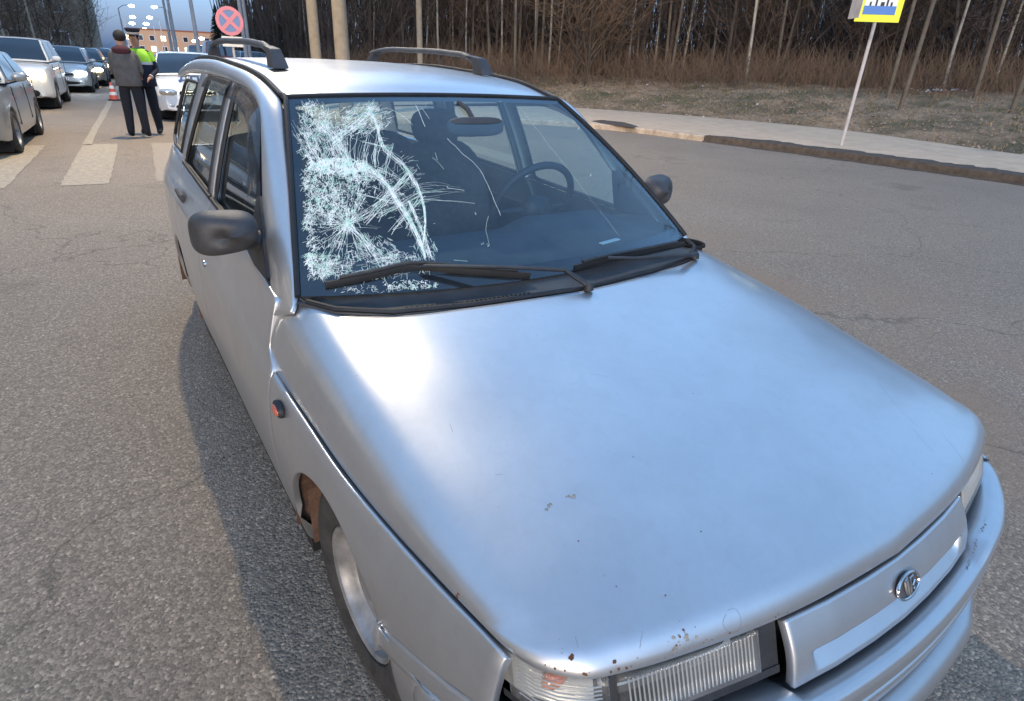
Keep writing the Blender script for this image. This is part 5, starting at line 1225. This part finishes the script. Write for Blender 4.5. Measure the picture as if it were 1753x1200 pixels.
# rows of lit street lamps far down the road
for row, (pts, side, lb) in enumerate((([(225, 10, 105), (227, 29, 150), (226, 40, 190), (227, 50, 245)], -1, 'lit street lamp in the left row far down the road'), ([(264, 12, 105), (256, 30, 150), (250, 41, 190), (248, 50, 240), (245, 57, 300)], 1, 'lit street lamp in the right row far down the road'), ([(345, 66, 90), (333, 70, 150)], 1, 'lit lamp low behind the police car'))):
    for k, (px, py, y) in enumerate(pts):
        p = hit(px, py, 1, y); nth = ['nearest', 'second', 'third', 'fourth', 'fifth'][k]
        e = empty('street_lamp', (p[0]+side*1.6, y, 0), label=f'{nth} {lb}', cat='street lamp', group='lit street lamps along the road')
        MB().tube([(0, 0, 0), (0, 0, p[2]-.4), (-side*.6, 0, p[2]), (-side*1.4, 0, p[2]+.1)], [.11, .08, .05, .04], n=8).build('shaft', M_GALV, e)
        MB().ell((-side*1.6, 0, p[2]), (.36*y/110, .22, .17*y/110), n=12, k=8).build('lantern', M_LAMP, e)
# round no-stopping sign with a plate below
p = hit(393, 36, 1, 17.6); sgn = empty('road_sign', (p[0], 17.6, .13), label='round red and blue no stopping sign with a small plate below', cat='road sign')
h = p[2]-.13; rs = .33
fc = Matrix.Rotation(R_(10), 3, 'Z')
MB().tube([(0, .03, 0), (0, .03, h+.3)], .03, n=10).build('post', M_GALV, sgn)
M_SR = pm('sign_red', (.62, .22, .25), .45); M_SB = pm('sign_blue', (.16, .22, .38), .45); M_SW = pm('sign_white', (.70, .66, .58), .5)
MB().lathe([(0, .006), (rs, .006), (rs, -.006), (0, -.006)], (0, 0, h), 'Y', n=40).build('sign_disc', M_SB, sgn)
MB().lathe([(rs*.76, -.010), (rs*1.0, -.010), (rs*1.01, .0)], (0, 0, h), 'Y', n=40).build('red_border', M_SR, sgn, smooth=False)
for a in (45, -45): MB().box((0, -.011-.001*(a > 0), h), (rs*1.7, .004, rs*.27), ry=R_(a)).build('red_bar', M_SR, sgn, smooth=False)
pl = MB().box((0, -.004, h-rs-.14), (.50, .012, .24)).build('sign_plate', M_SW, sgn, smooth=False)
text_mesh('plate_arrow', '↓', .2, M_TXT, pl, (0, -.012, h-rs-.14), (R_(90), 0, 0), .001)
# bus stop sign at the right
base_ = gnd(1440, 249, .135); top_ = hit(1498, 38, 1, base_[1])
bs = empty('bus_stop_sign', tuple(base_), label='yellow edged bus stop sign on a thin pole at the pavement edge', cat='road sign')
hh = top_[2]-base_[2]; dx = top_[0]-base_[0]
MB().tube([(0, 0, 0), (dx*.5, 0, hh*.5), (dx*1.4, 0, hh*1.4)], .036, n=12).build('post', M_GALV, bs)
yaw = math.atan2(base_[0]-CAM[0], base_[1]-CAM[1])*.72
rot = Matrix.Rotation(-yaw, 3, 'Z')
def splate(name, w, h0, h1, y, mat, par=bs, xc=0, th=.012):
    V = []
    for yy in (y-th/2, y+th/2):
        for (x, z) in ((-w/2, h0), (w/2, h0), (w/2, h1), (-w/2, h1)):
            v = rot @ Vector((x+xc, yy, 0)); V.append((v.x+dx*((hh+z)/hh), v.y, hh+z))
    return MB().add(V, [[0, 1, 2, 3], [7, 6, 5, 4], [0, 4, 5, 1], [1, 5, 6, 2], [2, 6, 7, 3], [3, 7, 4, 0]]).build(name, mat, par, smooth=False)
sw_ = .86
M_YEL = pm('fluorescent_yellow', (.86, .88, .02), .5); M_BB = pm('sign_deep_blue', (.02, .16, .50), .45); M_WH = pm('sign_clean_white', (.78, .80, .80), .5)
splate('yellow_panel', sw_, 0, 1.25, -.05, M_YEL); splate('white_panel', sw_*.72, .135, 1.10, -.062, M_WH, th=.006); splate('blue_band', sw_*.72, .135, .29, -.068, M_BB, th=.004); splate('blue_band', sw_*.72, .95, 1.10, -.068, M_BB, th=.004)
for i_, xx in enumerate((-.20, -.09, .03, .12, .20)): splate('pictogram_leg', .035 if i_ != 2 else .07, .29, .36+.05*(i_ % 2), -.069, M_TXT, xc=xx, th=.004)
splate('pictogram_bus', .44, .42, .80, -.069, M_TXT, th=.004)
# the grey back of a second sign beside it
b2 = hit(1463, 22, 1, base_[1]+.15)
e2_ = link('timetable_sign', MB().add([], []).build('x', M_GALV).data, label='grey backed sign plate seen edge on beside the bus stop sign', cat='road sign'); bpy.data.objects.remove(bpy.data.objects['x'])
V = []; rt2 = Matrix.Rotation(-yaw-R_(80), 3, 'Z')
for yy in (-.006, .006):
    for (x, z) in ((-.22, -.10), (.22, -.10), (.22, 1.0), (-.22, 1.0)):
        v = rt2 @ Vector((x, yy, 0)); V.append((b2[0]+v.x+dx*z/hh, base_[1]+.15+v.y, b2[2]+z))
me = mesh('timetable_sign', V, [[0, 1, 2, 3], [7, 6, 5, 4], [0, 4, 5, 1], [1, 5, 6, 2], [2, 6, 7, 3], [3, 7, 4, 0]], M_GALV, smooth=False); e2_.data = me

# ------------------------------------------------------------------ buildings
M_BRICK = pm('brown_brick', (.36, .26, .18), .9, var=.35, vscale=1.2, bump=.5, bscale=4); M_WIN = pm('far_window', (.03, .035, .045), .1, coat=.5)
M_ORW = pm('orange_plaster', (.52, .32, .20), .9, var=.15); M_REDR = pm('red_roof', (.30, .09, .05), .8); M_LITW = pm('lit_window', (1, .8, .5), .4, emit=(1, .75, .42), es=1.2)
M_DKW = pm('dark_timber_wall', (.035, .03, .027), .9, var=.3); M_DKR = pm('dark_roof', (.02, .022, .028), .7)
def block(name, c, d, rz, wall, label, nx, nz, win=M_WIN, z0=1.2, sx=3, sz=2.9, ww=1.3, wh=1.4, roof=None, face='y', lit=0):
    e = empty(name, c, rz, label=label, cat='building')
    wl = MB().box((0, 0, d[2]/2), d).build('wall', wall, e, smooth=False)
    rf = MB().box((0, 0, d[2]+.15), (d[0]+.5, d[1]+.5, .3)).build('roof', roof or M_DKR, e, smooth=False)
    me_f = me_p = None
    for i in range(nx):
        for k in range(nz):
            x = (i-(nx-1)/2)*sx; z = z0+.7+k*sz
            if z+wh/2 > d[2]-.2: continue
            for sd_ in ([-1] if face == 'y' else [-1, 1]):
                if me_f is None:
                    f = MB()
                    for q in (-1, 1): f.box((q*ww/2, 0, 0), (.10, .12, wh+.1)); f.box((0, 0, q*wh/2), (ww, .12, .10))
                    fo = f.build('window', M_WH, e, smooth=False); me_f = fo.data; po = MB().box((0, .0, 0), (ww-.1, .04, wh-.1)).build('pane', win, fo, smooth=False); me_p = po.data
                else: fo = link('window', me_f, e); po = link('pane', me_p, fo)
                if lit and random.random() < lit: po.data = po.data.copy(); po.data.materials[0] = M_LITW
                fo.location = (x, -d[1]/2-.03, z)
    return e
pe = hit(176, 84, 1, 72)
block('apartment_block', (pe[0]-13, 79, 0), (26, 14, 30), PA, M_BRICK, 'tall brown apartment block behind the bare trees at the left edge', 8, 9)
block('apartment_block', (-29, 22, 0), (76, 12, 17), R_(90), M_BRICK, 'long brown apartment block added out of view for the side windows to reflect', 22, 5, lit=.22)  # added unseen block, gives the wagon's side windows something to reflect
p0, p1 = hit(240, 84, 1, 230), hit(352, 84, 1, 230)
block('long_building', ((p0[0]+p1[0])/2+1, 235, 0), (p1[0]-p0[0]+6, 14, 6.6), PA, M_ORW, 'long orange plastered building with a red roof far down the road', 9, 2, roof=M_REDR, lit=.5, sx=3.0, z0=.8)
p0, p1 = hit(434, 40, 1, 62), hit(528, 40, 1, 62)
block('dark_house', ((p0[0]+p1[0])/2, 66, 0), (p1[0]-p0[0], 8, p0[2]), PA, M_DKW, 'low dark flat roofed building left of the concrete poles', 3, 1, roof=M_DKR)
p0, p1 = hit(514, 20, 1, 95), hit(560, 20, 1, 95)
block('dark_tower', ((p0[0]+p1[0])/2, 100, 0), (p1[0]-p0[0], 9, 9.6), PA, M_DKW, 'taller dark building standing behind the thinner concrete pole', 2, 2)

# ------------------------------------------------------------------ trees
M_BARKD = pm('dark_bark', (.055, .042, .034), 1, var=.4, vscale=6, bump=.6, bscale=20); M_BARKP = pm('pale_bark', (.125, .10, .075), 1, var=.4, vscale=3, bump=.5, bscale=14); M_BIRCH = pm('birch_bark', (.30, .265, .215), .9, var=.45, vscale=2.5)
M_TWIG = pm('twigs', (.065, .046, .036), 1, var=.4, vscale=.8); M_TWIG2 = pm('brown_twigs', (.12, .078, .05), 1, var=.4, vscale=.8)
T_ = random.Random(3)
def tri_tube(V, F, pts, r0, r1, n=3):
    o = len(V); k = len(pts)
    for i, p in enumerate(pts):
        d = (pts[min(i+1, k-1)]-pts[max(i-1, 0)]).normalized(); a = d.orthogonal().normalized(); b_ = d.cross(a); r = r0+(r1-r0)*i/(k-1)
        for q in range(n): th = 2*math.pi*q/n; V.append(tuple(p+a*math.cos(th)*r+b_*math.sin(th)*r))
    for i in range(k-1):
        for q in range(n): F.append((o+i*n+q, o+i*n+(q+1) % n, o+(i+1)*n+(q+1) % n, o+(i+1)*n+q))
def bez(p, d, L, bend, n=5, up=.15):
    P = [p.copy()]; d = d.normalized()
    for i in range(n-1):
        d = (d+Vector((T_.gauss(0, bend), T_.gauss(0, bend), T_.gauss(0, bend)+up))).normalized(); P.append(P[-1]+d*L/(n-1))
    return P
def tree_proto(h, r, lean, nb, first, spread, bark, twig, fork=0, bend=.05):
    """trunk mesh and crown mesh"""
    V, F = [], []; d0 = Vector((lean, T_.gauss(0, .03), 1)); tr = bez(Vector((0, 0, -.2)), d0, h, bend, 9, .06); tri_tube(V, F, tr, r, r*.25, 8); stems = [tr]
    for _ in range(fork):
        a = T_.uniform(0, 6.28); st = bez(Vector((0, 0, T_.uniform(-.1, .5))), Vector((math.cos(a)*.5, math.sin(a)*.5, 1)), h*T_.uniform(.6, .95), bend*1.4, 8, .08); tri_tube(V, F, st, r*.75, r*.18, 7); stems.append(st)
    me_t = mesh('trunk', V, F, bark); V, F = [], []
    for q in range(nb):
        st = T_.choice(stems); f = first+(1-first)*T_.random()**.9; i = min(int(f*(len(st)-1)), len(st)-2); p = st[i].lerp(st[i+1], f*(len(st)-1)-i)
        a = T_.uniform(0, 6.28); el = T_.uniform(.2, 1.3); L = spread*(1.15-f*.7)*T_.uniform(.5, 1.1); br = bez(p, Vector((math.cos(a), math.sin(a), el)), L, .12, 5, .12); tri_tube(V, F, br, r*.22*(1.2-f*.8), .006)
        for _ in range(7):
            j_ = T_.randint(1, 4); a2 = T_.uniform(0, 6.28); tw = bez(br[j_], Vector((math.cos(a2), math.sin(a2), T_.uniform(-.1, 1.2))), L*T_.uniform(.25, .6), .18, 3, .08); tri_tube(V, F, tw, .011, .004)
            if T_.random() < .6:
                a2 = T_.uniform(0, 6.28); tw2 = bez(tw[1], Vector((math.cos(a2), math.sin(a2), T_.uniform(-.1, .9))), L*.25, .2, 3, .05); tri_tube(V, F, tw2, .007, .003)
    me_c = mesh('crown', V, F, twig, smooth=False); return me_t, me_c
PROTO = {'pine_pole': [tree_proto(14, .072, .01, 34, .22, 2.4, M_BARKP, M_TWIG, bend=.02) for _ in range(3)],
         'dark': [tree_proto(13, .10, .03, 60, .12, 3.2, M_BARKD, M_TWIG, bend=.05) for _ in range(4)],
         'birch': [tree_proto(14, .058, .02, 40, .25, 2.2, M_BIRCH, M_TWIG2, bend=.025) for _ in range(2)],
         'fork': [tree_proto(9, .060, .25, 80, .08, 3.4, M_BARKD, M_TWIG2, fork=3, bend=.08) for _ in range(3)]}
def tree(kind, x, y, z, sc=1, label=None, group=None, rz=None, tilt=0, name='bare_tree'):
    t_, c_ = T_.choice(PROTO[kind]); o = link(name, t_, label=label, cat='tree', group=group); o.location = (x, y, z); o.scale = (sc, sc, sc*T_.uniform(.9, 1.15)); o.rotation_euler = (T_.gauss(0, .02), tilt, T_.uniform(0, 6.28) if rz is None else rz)
    link('crown', c_, o); return o
# individual trees one can pick out along the wood's edge
def tpix(px, py, dist):     # trunk foot seen at px at a distance
    d = ray(px, py); d = d/np.linalg.norm(d[:2]); x, y = CAM[0]+d[0]*dist, CAM[1]+d[1]*dist; return x, y, vground(x, y)
EDGE = [('birch', 729, 95, 33, 'thin white trunk right beside the slim concrete pole'), ('birch', 752, 95, 30, 'slender pale trunk leaning left above the far roof rail'), ('pine_pole', 768, 95, 33, 'straight thin trunk above the middle of the far roof rail'), ('birch', 803, 100, 36, 'thin leaning trunk where the far roof rail bends'),
        ('pine_pole', 808, 105, 31, 'grey trunk, left one of the pair right of the roof rail'), ('pine_pole', 817, 105, 33, 'grey trunk, right one of the pair right of the roof rail'), ('pine_pole', 840, 110, 30, 'pale straight trunk behind the roof corner'), ('birch', 858, 112, 31, 'very thin pale trunk leaning right behind the roof corner'), ('pine_pole', 882, 118, 27, 'straight pale trunk just past the roof corner'),
        ('pine_pole', 915, 122, 29, 'leftmost trunk of the close clump beyond the roof'), ('pine_pole', 926, 122, 29.5, 'middle trunk of the close clump beyond the roof'), ('birch', 938, 122, 29, 'rightmost trunk of the close clump beyond the roof'), ('fork', 985, 122, 26, 'forked tree leaning left above the grassy bank'), ('fork', 1003, 124, 25.5, 'many stemmed tree with stems spreading right'), ('fork', 1040, 122, 27, 'crooked tree leaning right over the brush'),
        ('pine_pole', 1140, 118, 29, 'upright thin trunk over the dry brush'), ('birch', 1168, 112, 31, 'pale trunk in the middle of the wood'), ('birch', 1220, 106, 33, 'thin pale trunk in front of the dark evergreen'), ('pine_pole', 1330, 118, 30, 'trunk leaning right left of the bus stop pole'), ('pine_pole', 1527, 140, 24, 'greenish trunk directly right of the bus stop sign'), ('pine_pole', 1552, 148, 22, 'leaning trunk, second right of the bus stop sign'),
        ('birch', 1622, 128, 27, 'white birch trunk leaning right near the right edge'), ('pine_pole', 1680, 132, 25, 'forked pale trunk near the right edge'), ('birch', 1710, 120, 30, 'thin white trunk close to the right edge'), ('pine_pole', 1745, 155, 21, 'trunk at the very right edge of the photo')]
for k, px, py, d, lb in EDGE:
    x, y, z = tpix(px, py, d*1.12); tree(k, x, y, z, 1.0, label=lb)
for i in range(205):
    az = T_.uniform(13, 78); d = T_.uniform(34, 64) if i > 60 else T_.uniform(31, 38)
    x, y, _ = at_az(az, d); z = vground(x, y)
    if x < 12: continue
    tree(T_.choice(['dark', 'dark', 'dark', 'pine_pole', 'birch', 'fork']), x, y, z, T_.uniform(.75, 1.15), label='thin bare tree standing deep among the others in the dark wood', group='bare trees of the dense wood')
# the left hand trees in front of the apartment block
for i, (px, d, k) in enumerate([(5, 33, 'birch'), (17, 38, 'birch'), (45, 42, 'fork'), (62, 40, 'birch'), (84, 50, 'fork'), (108, 54, 'dark'), (135, 58, 'fork'), (154, 62, 'dark'), (30, 48, 'fork'), (-20, 36, 'dark')]):
    dd = ray(px, 84); dd = dd/np.linalg.norm(dd[:2]); x, y = CAM[0]+dd[0]*d, CAM[1]+dd[1]*d
    tree(k, x-.0, y, 0, 1.0 if k != 'fork' else .8, label=['white trunk at the far left edge behind the crossover', 'pale trunk, second from the left edge behind the crossover'][i] if i < 2 else 'bare roadside tree in front of the brown apartment block', group=None if i < 2 else 'bare trees in front of the apartment block')
for px, y, lb in ((376, 70, 'small dark tree behind the round sign'), (484, 75, 'dark spruce top above the low dark building')):
    p = hit(px, 70, 1, y); V, F = [], []
    for _ in range(500):
        z = T_.uniform(.6, 1)*1; f = T_.random(); z = .5+f*5.2; rr_ = (1-f)*1.5+.1; a = T_.uniform(0, 6.28); tri_tube(V, F, [Vector((0, 0, z)), Vector((math.cos(a)*rr_, math.sin(a)*rr_, z-.25))], .05, .02)
    o = link('spruce_tree', mesh('trunk', *(lambda a, b_: (a, b_))(*(lambda V2, F2: (tri_tube(V2, F2, [Vector((0, 0, 0)), Vector((0, 0, 6))], .12, .03, 6), (V2, F2))[1])([], [])), M_BARKD), label=lb, cat='tree'); o.location = (p[0], y, 0)
    link('crown', mesh('crown', V, F, pm('spruce_green', (.018, .028, .018), 1), smooth=False), o)
# the wood behind: trunks and twigs past counting
def wood(name, n, dist, az, h, r, mat, tw=0, seed=1, hz=None):
    V, F = [], []
    for _ in range(n):
        a = T_.uniform(*az); d = T_.uniform(*dist); x, y, _z = at_az(a, d)
        if x < 9: continue
        z = vground(x, y)-.1; H_ = T_.uniform(*h); p = Vector((x, y, z+(0 if hz is None else T_.uniform(*hz)))); l = Vector((T_.gauss(0, .10), T_.gauss(0, .1), 1)) if hz is None else Vector((T_.gauss(0, .7), T_.gauss(0, .7), 1))
        tri_tube(V, F, bez(p, l, H_, .05 if hz is None else .2, 4, .02), T_.uniform(*r), .004)
    link(name, mesh(name, V, F, mat, smooth=False), kind='stuff', label='dense mass of bare trunks and twigs deep in the wood' if hz is None else 'tangle of brown twigs filling the wood', cat='wood')
wood('distant_wood', 2600, (44, 110), (10, 82), (9, 15), (.05, .14), M_BARKD)
wood('twig_tangle', 42000, (31, 80), (12, 80), (.8, 2.6), (.008, .022), M_TWIG, hz=(.3, 12))
wood('brushwood', 16000, (28, 42), (12, 80), (.5, 1.7), (.005, .011), M_TWIG2, hz=(0, .5))
# left brush
V, F = [], []
for _ in range(3200):
    px = T_.uniform(-60, 168); d = T_.uniform(44, 68); dd = ray(px, 84); dd = dd/np.linalg.norm(dd[:2]); x, y = CAM[0]+dd[0]*d, CAM[1]+dd[1]*d
    if px > 168: continue
    tri_tube(V, F, bez(Vector((x, y, T_.uniform(0, 11))), Vector((T_.gauss(0, .7), T_.gauss(0, .7), 1)), T_.uniform(.6, 2), .2, 3, .02), T_.uniform(.008, .02), .005)
link('left_twig_tangle', mesh('left_twig_tangle', V, F, pm('sunlit_twigs', (.30, .22, .15), 1, var=.4, vscale=.8), smooth=False), kind='stuff', label='tangle of brown twigs in front of the apartment block', cat='brush')  # albedo raised so the colour carries the sunlight on these twigs
# dry grass, leaves and weeds on the bank
def tufts(name, n, mat, srange, h, label, yr=(-6, 34), patch=None, w=.006):
    V, F = [], []
    idx = [i for i in range(len(bl)) if yr[0] < bl[i][1] < yr[1]]
    tries = 0
    while len(F) < n and tries < n*6:
        tries += 1; i = T_.choice(idx); s = T_.uniform(*srange); x, y = bl[i]+nn[i]*s; y += T_.uniform(-.4, .4); x += T_.uniform(-.2, .2)
        if patch and patch(x, y, s) < T_.random(): continue
        z = verge_z(s, x, y)-.01; H_ = T_.uniform(*h)
        for _ in range(3):
            a = T_.uniform(0, 6.28); lx, ly = math.cos(a)*H_*T_.uniform(.1, .9), math.sin(a)*H_*T_.uniform(.1, .9); c_, s_ = math.cos(a+1.57)*w, math.sin(a+1.57)*w
            o = len(V); V += [(x-c_, y-s_, z), (x+c_, y+s_, z), (x+lx*.5-c_*.7, y+ly*.5-s_*.7, z+H_*.75), (x+lx*.5+c_*.7, y+ly*.5+s_*.7, z+H_*.75), (x+lx, y+ly, z+H_*.86)]; F.append((o, o+1, o+3, o+2)); F.append((o+2, o+3, o+4))
    link(name, mesh(name, V, F, mat, smooth=False), kind='stuff', label=label, cat='grass')
M_DRYG = pm('dry_grass', (.34, .25, .14), 1, var=.4, vscale=1.5); M_GRNG = pm('green_grass', (.085, .10, .03), 1, var=.4, vscale=1.5); M_BRNG = pm('brown_weeds', (.19, .115, .07), 1, var=.4, vscale=1.5)
tufts('dry_grass', 46000, M_DRYG, (.3, 11), (.03, .13), 'short dry yellow grass lying over the bank')
tufts('green_grass', 26000, M_GRNG, (1.5, 10), (.04, .14), 'patches of fresh green grass on the bank', patch=lambda x, y, s: 1 if vnoise(x, y, .6, 5) > .15 else .05)
tufts('brown_weeds', 30000, M_BRNG, (5, 13), (.25, .85), 'dry brown weed stalks along the wood edge', patch=lambda x, y, s: .15+(s-5)/8, w=.004)
def scatter(name, n, mat, srange, size, label, where=None):
    V, F = [], []
    idx = [i for i in range(len(bl)) if -6 < bl[i][1] < 30]
    for _ in range(n):
        if where: p = vpix(*where()); 
        else:
            i = T_.choice(idx); s = T_.uniform(*srange); x, y = bl[i]+nn[i]*s; y += T_.uniform(-.4, .4); x += T_.uniform(-.2, .2); p = Vector((x, y, verge_z(s, x, y)))
        if p is None: continue
        s = T_.uniform(*size); o = len(V); a = T_.uniform(0, 6.28)
        for (u, v, q) in ((1, 0, 0), (0, 1, .3), (-1, 0, 0), (0, -1, .3), (0, 0, .7)): V.append((p.x+(u*math.cos(a)-v*math.sin(a))*s, p.y+(u*math.sin(a)+v*math.cos(a))*s*.7, p.z+q*s+.01))
        F += [(o, o+1, o+4), (o+1, o+2, o+4), (o+2, o+3, o+4), (o+3, o, o+4)]
    link(name, mesh(name, V, F, mat, smooth=False), kind='stuff', label=label, cat='debris')
scatter('dead_leaves', 9000, pm('dead_leaf', (.19, .115, .07), 1, var=.5, vscale=2), (.1, 9), (.02, .05), 'dead leaves scattered over the bank')
scatter('pale_clods', 2600, pm('sand_clod', (.26, .19, .13), 1, var=.4, vscale=2), (.0, 4.5), (.02, .07), 'sandy clods and gravel beside the pavement')
scatter('litter', 46, pm('white_litter', (.75, .75, .78), .7), None, (.04, .11), 'bits of white litter lying before the wood', where=lambda: (T_.gauss(1600, 24), T_.gauss(155, 3)))
scatter('litter', 8, pm('white_litter', (.75, .75, .78), .7), None, (.04, .08), 'few scraps of white litter scattered on the bank', where=lambda: (T_.uniform(950, 1350), T_.uniform(140, 205)))
